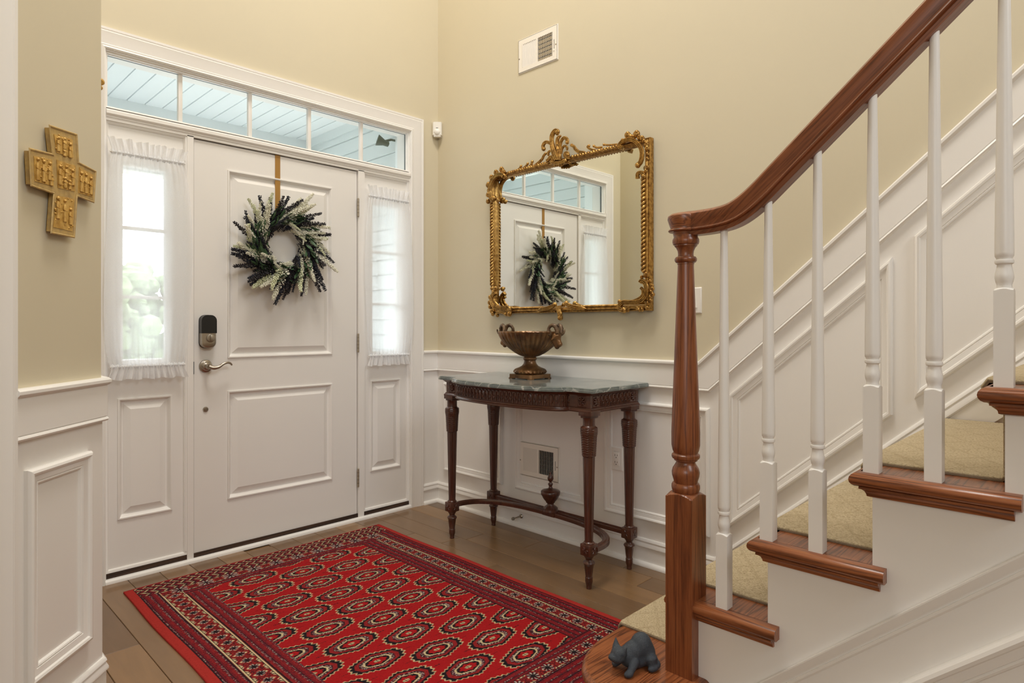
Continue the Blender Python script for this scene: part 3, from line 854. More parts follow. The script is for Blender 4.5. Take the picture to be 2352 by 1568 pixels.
# ================================================================ staircase
def xr(n): return 2.575 + (n - 3) * RUN
NT_ = 10
stair = E('staircase', (2.35, -1.03, 0), 'oak and white staircase with turned newel, white balusters and brown handrail', 'staircase')
def nosing_prof(zt, inner=0.0185, r=0.0155):
    p = [(inner, zt), (0.0, zt)]
    for i in range(1, 8):
        a = PI * i / 8
        p.append((-r * math.sin(a), zt - r + r * math.cos(a)))
    return p + [(0.0, zt - 2 * r), (inner, zt - 2 * r)]
def cove_prof(zt):
    t = zt - 0.0305
    return [(0.0, t), (-0.022, t), (-0.022, t - 0.005), (-0.018, t - 0.006), (-0.013, t - 0.010), (-0.010, t - 0.016), (-0.009, t - 0.021), (-0.005, t - 0.0225), (0.0, t - 0.0225)]
for n in range(2, NT_ + 1):
    zt = n * RISE; xf = xr(n) - 0.04 + 0.0155; yo = -1.066 + 0.0155; xe = xr(n + 1) + 0.028
    m = MB().box(xf, xr(n + 1) + 0.004, yo + 0.017, -0.004, zt - 0.031, zt)
    td = O('tread', m, 'oak_y', stair, org=(xr(n), -1.0, zt), smooth=30)
    m = MB().sweep([(xf, -0.004), (xf, yo), (xe, yo)], nosing_prof(zt), fP)
    O('nosing', m, 'oak_x', td, org=(xr(n), -1.0, zt), smooth=50)
    m = MB().sweep([(xr(n), -0.004), (xr(n), -1.034), (xe - 0.012, -1.034)], cove_prof(zt), fP)
    O('cove_moulding', m, 'oak_x', td, org=(xr(n), -1.0, zt), smooth=40)
    m = MB().box(xr(n), xr(n) + 0.012, -1.030, -0.004, (n - 1) * RISE, zt - 0.026)
    O('riser', m, 'white', stair, org=(xr(n), -0.5, (n - 1) * RISE), smooth=0)
# rounded starting step
def bull(ins, n=18):
    pts = [(2.075 + ins, -0.004), (2.075 + ins, -0.93)]
    for i in range(n + 1):
        a = PI + (PI * 0.97) * i / n
        pts.append((2.25 + (0.175 - ins) * math.cos(a), -1.03 + (0.24 - ins) * math.sin(a)))
    pts.append((2.4235 - ins, -1.012))
    return pts
BN = bull(0.0155)
m = MB().poly(BN + [(xr(2) + 0.004, -1.012), (xr(2) + 0.004, -0.004)], fP, RISE - 0.031, RISE)
td = O('starting_tread', m, 'oak_y', stair, org=(2.2, -1.0, RISE), smooth=30)
m = MB().sweep(BN, nosing_prof(RISE, 0.0), fP)
O('nosing', m, 'oak_y', td, org=(2.2, -1.0, RISE), smooth=50)
m = MB().sweep(bull(0.04), cove_prof(RISE), fP)
O('cove_moulding', m, 'oak_y', td, org=(2.2, -1.0, RISE), smooth=50)
m = MB().poly(bull(0.04) + [(xr(2) + 0.004, -1.012), (xr(2) + 0.004, -0.004)], fP, 0, RISE - 0.026)
O('starting_riser', m, 'white', stair, org=(2.2, -1.0, 0), smooth=40)
# open stringer
pts = [(xr(2) + 0.02, 0.0), (xr(2) + 0.02, 2 * RISE - 0.0305)]
for n in range(3, NT_ + 1):
    pts += [(xr(n), (n - 1) * RISE - 0.0305), (xr(n), n * RISE - 0.0305)]
pts += [(xr(NT_ + 1), NT_ * RISE - 0.0305), (xr(NT_ + 1), 0.0)]
m = MB().poly(pts, lambda u, v, d: (u, d, v), -1.034, -1.016)
O('stringer', m, 'white', stair, smooth=0)
fS = lambda u, v, h: (u, -1.034 - h, v)
ln = lambda x: 0.27 + (x - 2.572) * SLOPE
m = MB().sweep([(2.38, ln(2.38)), (xr(NT_ + 1), ln(xr(NT_ + 1)))], [(0.0, 0.0), (0.0, 0.013), (-0.003, 0.013), (-0.024, 0.004), (-0.0245, 0.008), (-0.030, 0.0075), (-0.034, 0.003), (-0.035, 0.0)], fS)
O('stringer_moulding', m, 'white', stair, smooth=20)
m = MB().sweep([(2.66, 0.20), (4.3, 0.20), (4.3, 0.20 + 1.64 * SLOPE)], [(s * 1.1, h * 1.2) for s, h in PF], fS, closed=True)
O('panel_moulding', m, 'white', stair, smooth=25)
m = MB().sweep([(2.42, 0.10), (4.4, 0.10)], [(s, h) for s, h in BASE] + [(-0.043, 0.0125), (-0.10, 0.0125), (-0.10, 0.0)], fS)
O('skirting', m, 'white', stair, smooth=30)

# newel post
NX, NY = 2.351, -1.031
def sq(half):
    return lambda a: half / max(abs(math.cos(a)), abs(math.sin(a)))
def square_block(m, c, half, z0, z1, tip, seg=48, round_=0.0):
    """square block whose top is cut by a cone: arched shoulders"""
    q = sq(half)
    rows = [(None, z0), (None, z1 - (half * 0.414) * 0.55)]
    dz = (half * 0.414) * 0.55
    prof = [(9, z0)] + [(9, z1 - dz)] + [(half * 1.414 - (half * 0.414 + 0.0) * t, z1 - dz + dz * 1.0 * t) for t in (0.0, 0.2, 0.4, 0.6, 0.8, 1.0)] + [(tip, z1 + (half - tip) * 0.55)]
    m.lathe(prof, seg, c, rfun=lambda a, z, r: min(q(a), r))
m = MB()
square_block(m, (NX, NY, 0), 0.039, RISE, 0.6865, 0.034, 64)
nw = E('newel_post', (NX, NY, RISE), None, None, parent=stair)
O('newel_base', m, 'oak_z', nw, smooth=30)
prof = [(0.034, 0.689), (0.0365, 0.694), (0.0378, 0.700), (0.0375, 0.707), (0.035, 0.712), (0.031, 0.7135), (0.0325, 0.720), (0.0360, 0.732), (0.0370, 0.742), (0.0345, 0.752), (0.029, 0.761), (0.0255, 0.767), (0.0258, 0.771), (0.031, 0.7735), (0.031, 0.777), (0.0355, 0.779), (0.0375, 0.7835), (0.0370, 0.789), (0.0335, 0.792), (0.032, 0.7935), (0.0350, 0.801), (0.0378, 0.815), (0.0380, 0.850)]
for i in range(1, 12):
    t = i / 11; prof.append((0.0380 - (0.0380 - 0.0213) * t, 0.850 + (1.303 - 0.850) * t))
prof += [(0.0225, 1.304), (0.0225, 1.308), (0.026, 1.309), (0.0292, 1.3135), (0.0295, 1.319), (0.0265, 1.324), (0.0215, 1.3255), (0.0205, 1.331), (0.0215, 1.340), (0.0255, 1.349), (0.030, 1.3535), (0.030, 1.3565), (0.0335, 1.358), (0.0355, 1.364), (0.0352, 1.371), (0.0325, 1.376), (0.031, 1.382)]
m = MB().lathe(prof, 48, (NX, NY, 0))
O('turned_shaft', m, 'oak_z', nw, smooth=40)

# balusters
def bal_mesh(L, nm):
    m = MB()
    square_block(m, (0, 0, 0), 0.0155, 0.0, 0.192, 0.0125, 32)
    pr = [(0.0125, 0.1925), (0.0128, 0.196), (0.0122, 0.199), (0.0140, 0.205), (0.0155, 0.213), (0.0150, 0.221), (0.0128, 0.231), (0.0118, 0.238), (0.0125, 0.2395), (0.0150, 0.2410), (0.0158, 0.2445), (0.0150, 0.2480), (0.0128, 0.2490), (0.0130, 0.2515), (0.0152, 0.2550), (0.0156, 0.262), (0.0154, 0.30), (0.0090, L)]
    m.lathe(pr, 24)
    return build_mesh(nm, m, 'white', smooth=40)
def rail_bottom(x):
    T = [(2.30, 1.381), (2.40, 1.380), (2.455, 1.383), (2.50, 1.393), (2.54, 1.412), (2.58, 1.443), (2.62, 1.4775)]
    if x >= 2.62: return 1.4775 + (x - 2.62) * SLOPE
    for (a, b), (c, d) in zip(T[:-1], T[1:]):
        if x <= c: return b + (d - b) * (x - a) / (c - a)
meshes = {}
for k in range(15):
    x = 2.458 + 0.11525 * k
    n = 2 + (k + 1) // 2
    if n > NT_: break
    zt = n * RISE; L = rail_bottom(x) - zt + 0.012
    key = round(L, 2) if k > 3 else round(L, 3)
    if key not in meshes: meshes[key] = bal_mesh(key + (0.006 if k > 3 else 0), 'baluster')
    o = bpy.data.objects.new('baluster', meshes[key])
    place(o, stair, (x, -1.026, zt))

# handrail
HP = [(0.0, 0.017), (0.011, 0.0185), (0.0125, 0.026), (0.0155, 0.028), (0.019, 0.0265), (0.0205, 0.0235), (0.024, 0.0235), (0.036, 0.0265), (0.048, 0.0295), (0.056, 0.0285), (0.062, 0.0225), (0.0655, 0.012), (0.0665, 0.0)]
prof = HP + [(s, -h) for s, h in HP[::-1][1:]]
path = [tuple(p) for p in spline([(2.351, 1.381), (2.40, 1.3802), (2.455, 1.3832), (2.50, 1.393), (2.54, 1.413), (2.58, 1.4425), (2.62, 1.4775), (2.70, 1.548)], 5)] + [(4.6, 1.548 + 1.9 * SLOPE)]
m = MB().sweep(path, prof, lambda u, v, h: (u, -1.026 - h, v), pclosed=True)
hr = O('handrail', m, 'oak_rail', stair, org=(2.45, -1.026, 1.38), smooth=35)
capp = [(0.006 + h * 1.32, 1.3805 + s * 0.97) for s, h in HP]
m = MB().lathe(capp, 40, (2.345, -1.028, 0))
O('rail_end_cap', m, 'oak_x', hr, org=(2.345, -1.028, 1.38), smooth=35)

# stair runner
path = [(2.114 - 0.005, 0.003)]
for n in range(1, NT_ + 1):
    x0 = xr(n)
    path += [(x0 - 0.005, n * RISE - 0.060), (x0 - 0.026, n * RISE - 0.044), (x0 - 0.0420, n * RISE - 0.028), (x0 - 0.0425, n * RISE - 0.010), (x0 - 0.036, n * RISE + 0.0006)]
    path += [(xr(n + 1) - 0.014, n * RISE + 0.0006)]
    if n < NT_: path += [(xr(n + 1) - 0.005, n * RISE + 0.010)]
ru = E('stair_runner', (2.4, -0.5, 0), 'beige diamond-patterned carpet runner laid up the stair treads', 'stair carpet')
m = MB().sweep(path, [(0.0, 0.022), (0.008, 0.022), (0.0095, 0.030), (0.0095, 0.925), (0.009, 0.932), (0.0065, 0.9375), (0.0, 0.9375)], lambda u, v, h: (u, -h, v), pclosed=True)
O('carpet_pile', m, 'carpet', ru, smooth=30)
m = MB().sweep(path, [(0.0, 0.9375), (0.0045, 0.9375), (0.0045, 0.9415), (0.0, 0.9415)], lambda u, v, h: (u, -h, v), pclosed=True)
O('binding', m, 'carpet_edge', ru, smooth=30)

# ================================================================ rug
def rug():
    X0, X1, Y0, Y1 = 0.163, 1.985, -1.837, -0.564
    st = 0.0025
    xs = np.linspace(X0, X1, int((X1 - X0) / st) + 1); ys = np.linspace(Y0, Y1, int((Y1 - Y0) / st) + 1)
    X, Y = np.meshgrid(xs, ys, indexing='ij')
    rs = np.random.RandomState(5)
    c = lambda r, g, b: np.array(srgb(r, g, b)[:3])
    RED, BLK, CRM, WHT, MAR, DMA, RST, SEL, PUR = c(166, 22, 27), c(24, 21, 26), c(214, 194, 150), c(196, 186, 174), c(118, 26, 36), c(72, 22, 28), c(156, 36, 36), c(172, 48, 42), c(80, 42, 54)
    col = np.zeros(X.shape + (3,)); col[:] = RED
    def put(mask, v): col[mask] = v
    nz = rs.rand(*X.shape)
    # --- field medallions
    best = np.full(X.shape, 9.0); DX = np.zeros_like(X); DY = np.zeros_like(X)
    for yc, xo in ((-1.576, 0.828), (-1.196, 0.828), (-0.816, 0.828), (-1.386, 0.746), (-1.006, 0.746)):
        dx = (X - xo + 0.082) % 0.164 - 0.082; dy = Y - yc
        d = np.maximum((np.abs(dx) + np.abs(dy) * 0.344) / 0.057, (np.abs(dy) + np.abs(dx) * 0.5) / 0.097)
        k = d < best
        best[k] = d[k]; DX[k] = dx[k]; DY[k] = dy[k]
    ang = np.arctan2(DX / 0.062, DY / 0.108)
    tri = lambda t: np.abs((t % 1.0) - 0.5) * 2
    sd_ = (np.abs(DX) + np.abs(DY) * 0.344) / 0.057 > (np.abs(DY) + np.abs(DX) * 0.5) / 0.097
    tooth = 0.085 * tri(np.where(sd_, np.abs(DY) / 0.0185 + 0.5, np.abs(DX) / 0.0175 + 0.5))
    mm = best
    a_, b_ = np.abs(DX), np.abs(DY)
    put((a_ < 0.0016) & (b_ > 0.112) & (b_ < 0.136) & ((b_ * 160) % 1 < 0.6), BLK)
    put((mm < 1.04 + 1.5 * tooth) & (mm > 0.9), CRM); put(mm < 0.985 + 1.5 * tooth, BLK)
    put(mm < 0.88, RST); put((mm < 0.86) & (mm > 0.76) & (tri(ang * 11) > 0.55), MAR)
    put(mm < 0.725, BLK); put(mm < 0.70, PUR)
    sp = (mm < 0.70) & (mm > 0.53)
    put(sp & (nz > 0.84), WHT); put(sp & (nz < 0.25), BLK); put(sp & (nz > 0.5) & (nz < 0.64), MAR)
    put((mm < 0.55 + 0.02 * tri(ang * 5)), CRM); put(mm < 0.485, BLK)
    t2 = 0.09 * tri(ang / (2 * PI) * 8)
    put(mm < 0.31 + t2, RED)
    put((mm < 0.13), CRM); put((mm < 0.16) & ((np.abs(DX) < 0.0013) | (np.abs(DY) < 0.0016)), BLK)
    # --- side borders
    def speckle(mask, y, per, ph):
        put(mask, MAR)
        s = ((y - ph) / per) % 1.0
        put(mask & (s < 0.16), BLK * 1.2)
        put(mask & (s > 0.42) & (s < 0.72) & (((X + Y) * 210) % 1 < 0.45), RST)
        put(mask & (s > 0.80) & (nz > 0.55), PUR); put(mask & (s > 0.80) & (nz > 0.86), WHT * 0.7)
        put(mask & (nz < 0.12), DMA)
    def stars(mask, p, q, half, per):
        put(mask, CRM)
        pp = (p % per) - per / 2; r = per / 2
        e = np.abs(pp) / r + np.abs(q) / half
        put(mask & (np.abs(e - 1.0) < 0.30), RST); put(mask & (np.abs(e - 1.0) < 0.08), DMA)
        put(mask & (np.abs(e - 1.55) < 0.10), PUR)
        rr = np.hypot(pp, q)
        put(mask & (rr < per * 0.30), MAR); put(mask & (rr < per * 0.30) & (((np.arctan2(q, pp) / PI * 4 + 0.5) % 1.0) < 0.42), WHT)
        st_ = (np.abs(pp) < 0.0024) | (np.abs(q) < 0.0024) | (np.abs(np.abs(pp) - np.abs(q)) < 0.0034)
        put(mask & (rr < per * 0.27) & st_, BLK)
        tr_ = mask & (np.abs(np.abs(pp) - r) < r * 0.35) & (np.abs(np.abs(q) - half * 0.5) < half * 0.22); put(tr_, RST); put(tr_ & (nz > 0.6), BLK)
        put(mask & (np.abs(q) > half * 0.9), BLK)
    mk = (Y > -0.805); speckle(mk, Y, 0.0275, -0.805)
    mk = (Y > -0.712) & (Y < -0.662); stars(mk, X, Y + 0.687, 0.025, 0.0668)
    put((np.abs(Y + 0.714) < 0.0024) | (np.abs(Y + 0.660) < 0.0024), CRM)
    put((np.abs(Y + 0.719) < 0.0022) | (np.abs(Y + 0.655) < 0.0022), BLK)
    put(Y > -0.588, SEL); put(np.abs(Y + 0.590) < 0.002, BLK)
    mk = (Y < -1.574); speckle(mk, Y, 0.0275, -1.574)
    mk = (Y < -1.658) & (Y > -1.728); stars(mk, X, Y + 1.693, 0.035, 0.0555)
    put((np.abs(Y + 1.655) < 0.0028) | (np.abs(Y + 1.731) < 0.0028), CRM)
    put((np.abs(Y + 1.649) < 0.0025) | (np.abs(Y + 1.737) < 0.0025), BLK)
    put(Y < -1.803, SEL); put(np.abs(Y + 1.801) < 0.002, BLK)
    # --- ends
    inside = (Y > -1.801) & (Y < -0.590)
    for sgn, x0 in ((1, 0.163), (-1, X1)):
        D = (X - x0) * sgn
        mk = inside & (D < 0.212) & (D > 0.165) & (Y > -1.655) & (Y < -0.714); speckle(mk, X, 0.024, 0.0)
        mk = inside & (D > 0.120) & (D < 0.172) & (Y > -1.731) & (Y < -0.66)
        stars(mk, Y, D - 0.146, 0.026, 0.107 if sgn > 0 else 0.07)
        mk = inside & (D < 0.120)
        zig = ((D / 0.023) + 0.0) % 1.0
        put(mk, MAR)
        if sgn < 0:
            speckle(mk, X, 0.026, 0.0); put(D < 0.010, RST); continue
        dg = ((Y * 28 + np.where((D / 0.023).astype(int) % 2 == 0, 1, -1) * D * 26)) % 1.0
        put(mk & (dg < 0.24), CRM * 0.85); put(mk & (dg > 0.24) & (dg < 0.5), BLK * 1.4); put(mk & (zig < 0.14), DMA)
        put(mk & (nz < 0.15), DMA)
        put(D < 0.010, RST)
    col *= (0.82 + 0.30 * nz[..., None])
    Z = 0.0075 + 0.0012 * np.sin(X * 9 + 1) * np.sin(Y * 7) + 0.0006 * rs.rand(*X.shape)
    Yw = Y + 0.003 * np.sin(X * 8.0) * (np.abs(Y - (Y0 + Y1) / 2) / 0.63) ** 4
    n0, n1 = X.shape
    V = np.stack([X, Yw, Z], -1).reshape(-1, 3)
    idx = np.arange(n0 * n1).reshape(n0, n1)
    Q = np.stack([idx[:-1, :-1], idx[1:, :-1], idx[1:, 1:], idx[:-1, 1:]], -1).reshape(-1, 4)
    ring = np.concatenate([idx[:, 0], idx[-1, 1:], idx[-2::-1, -1], idx[0, -2:0:-1]])
    low = V[ring].copy(); low[:, 2] = 0.0003
    b = len(V); nr = len(ring); r2 = np.roll(ring, -1); l1 = b + np.arange(nr); l2 = np.roll(l1, -1)
    Q = np.concatenate([Q, np.stack([ring, l1, l2, r2], -1)])
    V = np.concatenate([V, low]); CC = np.concatenate([col.reshape(-1, 3), col.reshape(-1, 3)[ring]])
    base = np.array([0.163, -1.2, 0.0])
    me = bpy.data.meshes.new('rug_pile')
    me.vertices.add(len(V)); me.vertices.foreach_set('co', (V - base).astype(np.float32).ravel())
    me.loops.add(Q.size); me.loops.foreach_set('vertex_index', Q.astype(np.int32).ravel())
    me.polygons.add(len(Q)); me.polygons.foreach_set('loop_start', np.arange(0, Q.size, 4, dtype=np.int32))
    at = me.color_attributes.new('Col', 'FLOAT_COLOR', 'POINT')
    at.data.foreach_set('color', np.concatenate([np.clip(CC, 0, 1), np.ones((len(CC), 1))], 1).astype(np.float32).ravel())
    me.update(); me.validate()
    me.materials.append(MAT['rug'])
    r = E('oriental_rug', tuple(base), 'red oriental rug with rows of black and cream medallions and a patterned border', 'rug')
    o = bpy.data.objects.new('rug_pile', me); place(o, r, tuple(base))
    m = MB(); rr = random.Random(9)
    y = Y0 + 0.004
    while y < Y1:
        L = rr.uniform(0.006, 0.014); dy = rr.uniform(-0.003, 0.003)
        for xs_, s in ((X0, -1), (X1, 1)):
            m.add([(xs_, y, 0.004), (xs_, y + 0.0045, 0.004), (xs_ + s * L, y + 0.0045 + dy, 0.001), (xs_ + s * L, y + dy, 0.001), (xs_, y, 0.0004), (xs_, y + 0.0045, 0.0004)], [(0, 1, 2, 3), (4, 5, 2, 3), (0, 4, 3), (1, 5, 2)])
        y += 0.0042
    f = O('fringe', m, 'fringe', r, smooth=0); f['kind'] = 'stuff'
rug()

# ================================================================ console table
TX = 1.083
tab = E('console_table', (TX, -0.25, 0), 'dark carved wooden console table with grey marble top under the mirror', 'console table')
def bowy(x, half, yc, bow):
    return yc - bow * math.sqrt(max(0.0, 1 - (x / half) ** 2))
def top_outline(hw, yb, yf, nh, bow, n=28):
    p = [(TX - hw, yb), (TX - hw, yf), (TX - nh - 0.012, yf)]
    for i in range(n + 1):
        a = PI * (1 - i / n)
        x = nh * math.cos(a)
        p.append((TX + x, yf - 0.006 - bow * math.sin(a) ** 0.9))
    p += [(TX + nh + 0.012, yf), (TX + hw, yf), (TX + hw, yb)]
    return p
mo = top_outline(0.513, -0.018, -0.450, 0.372, 0.112)
m = MB().poly(mo, fP, 0.850, 0.8665)
# eased edge: profile around the visible sides
m.sweep(mo, [(0.0, 0.8500), (-0.002, 0.8515), (-0.002, 0.8600), (0.001, 0.8640), (0.004, 0.8690), (0.012, 0.8695)], fP)
m.poly(top_outline(0.503, -0.018, -0.440, 0.366, 0.108), fP, 0.8660, 0.8695)
O('marble_top', m, 'marble', tab, smooth=30)
ao = top_outline(0.482, -0.060, -0.425, 0.365, 0.098)
m = MB().sweep(ao, [(0.016, 0.763), (-0.006, 0.763), (-0.010, 0.767), (-0.010, 0.772), (-0.005, 0.777), (-0.004, 0.781), (0.0, 0.783), (0.0, 0.836), (-0.004, 0.838), (-0.008, 0.843), (-0.014, 0.848), (-0.014, 0.8505), (0.016, 0.8505)], fP, pclosed=True)
O('apron', m, 'mahogany_x', tab, smooth=30)
m = MB().box(TX - 0.48, TX + 0.48, -0.07, -0.055, 0.763, 0.850); O('back_rail', m, 'mahogany_x', tab, smooth=0)
# carved arches along the apron
def walk(path, step, s0):
    out = []; acc = 0.0; tgt = s0
    for a, b in zip(path[:-1], path[1:]):
        a = Vector(a); b = Vector(b); L = (b - a).length
        while tgt <= acc + L and L > 1e-6:
            t = (tgt - acc) / L; d = (b - a) / L
            out.append((a + (b - a) * t, d)); tgt += step
        acc += L
    return out
def motif(m, p, d, w):
    nrm = Vector((-d.y, d.x)) * -1
    f = lambda u, v, o=0.0: (p.x + d.x * u + nrm.x * (0.0014 + o), p.y + d.y * u + nrm.y * (0.0014 + o), v)
    path = [(-w * 0.36, 0.786), (-w * 0.36, 0.822), (-w * 0.25, 0.831), (0, 0.8335), (w * 0.25, 0.831), (w * 0.36, 0.822), (w * 0.36, 0.806), (w * 0.22, 0.799), (w * 0.02, 0.801), (-w * 0.02, 0.809), (w * 0.12, 0.812)]
    m.tube([f(u, v) for u, v in path], 0.0034, 6)
    m.tube([f(w * 0.02, 0.784), f(w * 0.02, 0.797)], 0.0022, 4); m.tube([f(w * 0.36, 0.784), f(w * 0.36, 0.797)], 0.0022, 4)
def rosette(m, p, d, zc=0.8095, s=0.019):
    nrm = Vector((-d.y, d.x)) * -1
    f = lambda u, v, o=0.0: (p.x + d.x * u + nrm.x * o, p.y + d.y * u + nrm.y * o, zc + v)
    for i in range(8):
        a = i * PI / 4
        q = [f(math.cos(a) * s * t, math.sin(a) * s * t, 0.001 + 0.003 * math.sin(t * PI)) for t in (0.2, 0.5, 0.8, 1.0)]
        m.tube(q, [0.002, 0.0042, 0.0046, 0.0015], 6)
    m.sphere(f(0, 0, 0.003), 0.0045, 8, 5)
    for a, b, c, e in ((-1, -1, 1, -1), (1, -1, 1, 1), (1, 1, -1, 1), (-1, 1, -1, -1)):
        m.tube([f(a * s * 1.25, b * s * 1.25, 0.0), f(c * s * 1.25, e * s * 1.25, 0.0)], 0.002, 4)
front = [q for q in ao[3:-3]]
spots = [(p, d, 0.0268) for p, d in walk(front, 0.0268, 0.014)]
for side in (ao[:2], ao[-2:]):
    spots += [(p, d, 0.0285) for p, d in walk(side, 0.0285, 0.085) if -0.345 < p.y < -0.135]
for p, d, w_ in spots:
    cv = MB(); motif(cv, p, d, w_); O('carved_arch', cv, 'mahogany_x', tab, org=(p.x, p.y, 0.81), smooth=50)
for sx in (-1, 1):
    for p, d in ((Vector((TX + sx * 0.436, -0.425)), Vector((1, 0))), (Vector((TX + sx * 0.482, -0.385)), Vector((0, sx))), (Vector((TX + sx * 0.482, -0.100)), Vector((0, sx)))):
        rz = MB(); rosette(rz, p, d); O('carved_rosette', rz, 'mahogany_x', tab, org=(p.x, p.y, 0.81), smooth=50)
# corner blocks of the apron
for sx in (-1, 1):
    for yy in (-0.400, -0.097):
        m = MB().box(TX + sx * 0.458 - 0.0345, TX + sx * 0.458 + 0.0345, yy - 0.034, yy + 0.034, 0.748, 0.770, 0.002)
        m.box(TX + sx * 0.458 - 0.028, TX + sx * 0.458 + 0.028, yy - 0.028, yy + 0.028, 0.738, 0.750, 0.003)
        O('corner_block', m, 'mahogany', tab, org=(TX + sx * 0.458, yy, 0.74), smooth=30)
# legs
def leg_mesh():
    def rf(a, z, r):
        if 0.575 < z < 0.700:
            lv = abs(math.sin(4 * a)); ch = math.sin((z - 0.575) * 620 + 7 * abs(math.sin(4 * a)))
            return r * (0.99 + 0.05 * lv) + 0.0011 * ch
        if 0.222 < z < 0.572: return r * (1 - 0.085 * (0.5 + 0.5 * math.cos(12 * a)))
        if 0.052 < z < 0.100: return r * (1 - 0.10 * (0.5 + 0.5 * math.cos(12 * a)))
        return r
    pr = [(0.030, 0.742), (0.0265, 0.737), (0.0262, 0.715), (0.0268, 0.706), (0.031, 0.7015)]
    zz = 0.698
    while zz > 0.577:
        t = (0.700 - zz) / 0.125
        pr.append((0.0355 - 0.0065 * t + 0.002 * math.sin(PI * min(1, t * 3)), zz)); zz -= 0.0017
    pr += [(0.0295, 0.574), (0.0260, 0.571)]
    for i in range(12): pr.append((0.0262 - 0.0075 * i / 11, 0.568 - (0.568 - 0.224) * i / 11))
    pr += [(0.0185, 0.218), (0.0185, 0.205), (0.022, 0.203), (0.0245, 0.199), (0.0235, 0.195)]
    m = MB().lathe(pr[::-1], 48, rfun=rf)
    m.box(-0.0275, 0.0275, -0.0275, 0.0275, 0.146, 0.196, 0.003)
    for a in range(4):
        R = Matrix.Rotation(a * PI / 2, 4, 'Z')
        for i in range(6):
            t = i * PI / 3
            q = [(R @ Vector((0.0276, math.cos(t) * 0.016 * s, 0.171 + math.sin(t) * 0.016 * s)))[:] for s in (0.2, 0.6, 1.0)]
            m.tube(q, [0.002, 0.0036, 0.0015], 5)
    ft = [(0.0245, 0.147), (0.0215, 0.140), (0.016, 0.132), (0.0145, 0.126), (0.0165, 0.122), (0.0235, 0.118), (0.0262, 0.112), (0.0235, 0.106), (0.0205, 0.1025), (0.0205, 0.099), (0.0150, 0.053), (0.0162, 0.050), (0.0170, 0.046), (0.0160, 0.042), (0.0165, 0.038), (0.0165, 0.030), (0.0140, 0.022), (0.0112, 0.012), (0.0120, 0.008), (0.0118, 0.001), (0.009, 0.0)]
    m.lathe(ft[::-1], 48, rfun=rf)
    return build_mesh('leg', m, 'mahogany', smooth=38)
lm = leg_mesh()
for sx in (-1, 1):
    for yy in (-0.405, -0.097):
        o = bpy.data.objects.new('leg', lm); place(o, tab, (TX + sx * 0.459, yy, 0))
# stretchers
SP = [(-0.016, 0.160), (-0.016, 0.176), (-0.012, 0.181), (-0.006, 0.1795), (0.0, 0.1835), (0.006, 0.1795), (0.012, 0.181), (0.016, 0.176), (0.016, 0.160)]
m = MB().sweep([(TX - 0.44, -0.097), (TX + 0.44, -0.097)], SP, fP, pclosed=True)
O('back_stretcher', m, 'mahogany_x', tab, smooth=30)
arc = []
for i in range(41):
    a = PI - PI * i / 40
    arc.append((TX + 0.475 * math.copysign(abs(math.cos(a)) ** 0.8, math.cos(a)), -0.385 + 0.255 * math.sin(a) ** 0.75))
m = MB().sweep(arc, SP, fP, pclosed=True)
O('curved_stretcher', m, 'mahogany_x', tab, smooth=30)
m = MB().poly([(TX - 0.05, -0.080), (TX + 0.05, -0.080), (TX + 0.04, -0.150), (TX - 0.04, -0.150)], fP, 0.160, 0.180); 
O('stretcher_block', m, 'mahogany_x', tab, smooth=0)
fp = [(0.040, 0.180), (0.041, 0.188), (0.037, 0.195), (0.038, 0.199), (0.033, 0.205), (0.022, 0.212), (0.017, 0.218), (0.017, 0.223), (0.024, 0.228), (0.025, 0.233), (0.033, 0.242), (0.041, 0.254), (0.044, 0.262), (0.047, 0.266), (0.050, 0.272), (0.050, 0.285), (0.046, 0.289), (0.030, 0.294), (0.014, 0.299), (0.009, 0.305), (0.0085, 0.312), (0.013, 0.320), (0.013, 0.324), (0.007, 0.330), (0.007, 0.334), (0.013, 0.341), (0.016, 0.350), (0.015, 0.358), (0.010, 0.367), (0.006, 0.378), (0.001, 0.384)]
m = MB().lathe(fp, 40, (TX, -0.130, 0)); O('finial', m, 'mahogany', tab, org=(TX, -0.13, 0.18), smooth=45)

# ================================================================ urn
UX, UY, UZ = 1.024, -0.222, 0.8695
urn = E('footed_urn', (UX, UY, UZ), 'bronze ribbed urn with ram-head handles standing on the marble top', 'urn')
m = MB().poly([(UX + u, UY + v) for u, v in [(-0.078, -0.070), (-0.070, -0.078), (0.070, -0.078), (0.078, -0.070), (0.078, 0.070), (0.070, 0.078), (-0.070, 0.078), (-0.078, 0.070)]], fP, UZ + 0.004, UZ + 0.023)
for sx in (-1, 1):
    for sy in (-1, 1): m.box(UX + sx * 0.065 - 0.012, UX + sx * 0.065 + 0.012, UY + sy * 0.065 - 0.012, UY + sy * 0.065 + 0.012, UZ, UZ + 0.005)
O('plinth', m, 'bronze', urn, smooth=20)
def leafring(a, z, r):
    if UZ + 0.027 < z < UZ + 0.05: return r + 0.003 * math.sin(26 * a + (z - UZ) * 500) 
    return r
m = MB().lathe([(0.070, UZ + 0.022), (0.078, UZ + 0.026), (0.0835, UZ + 0.032), (0.0845, UZ + 0.037), (0.0815, UZ + 0.043), (0.074, UZ + 0.049), (0.058, UZ + 0.056), (0.043, UZ + 0.064), (0.034, UZ + 0.074), (0.030, UZ + 0.086), (0.0295, UZ + 0.092), (0.034, UZ + 0.096), (0.0355, UZ + 0.101), (0.034, UZ + 0.107), (0.031, UZ + 0.110), (0.032, UZ + 0.116)], 96, (UX, UY, 0), rfun=leafring)
O('pedestal', m, 'bronze', urn, smooth=40)
RZ = UZ + 0.240
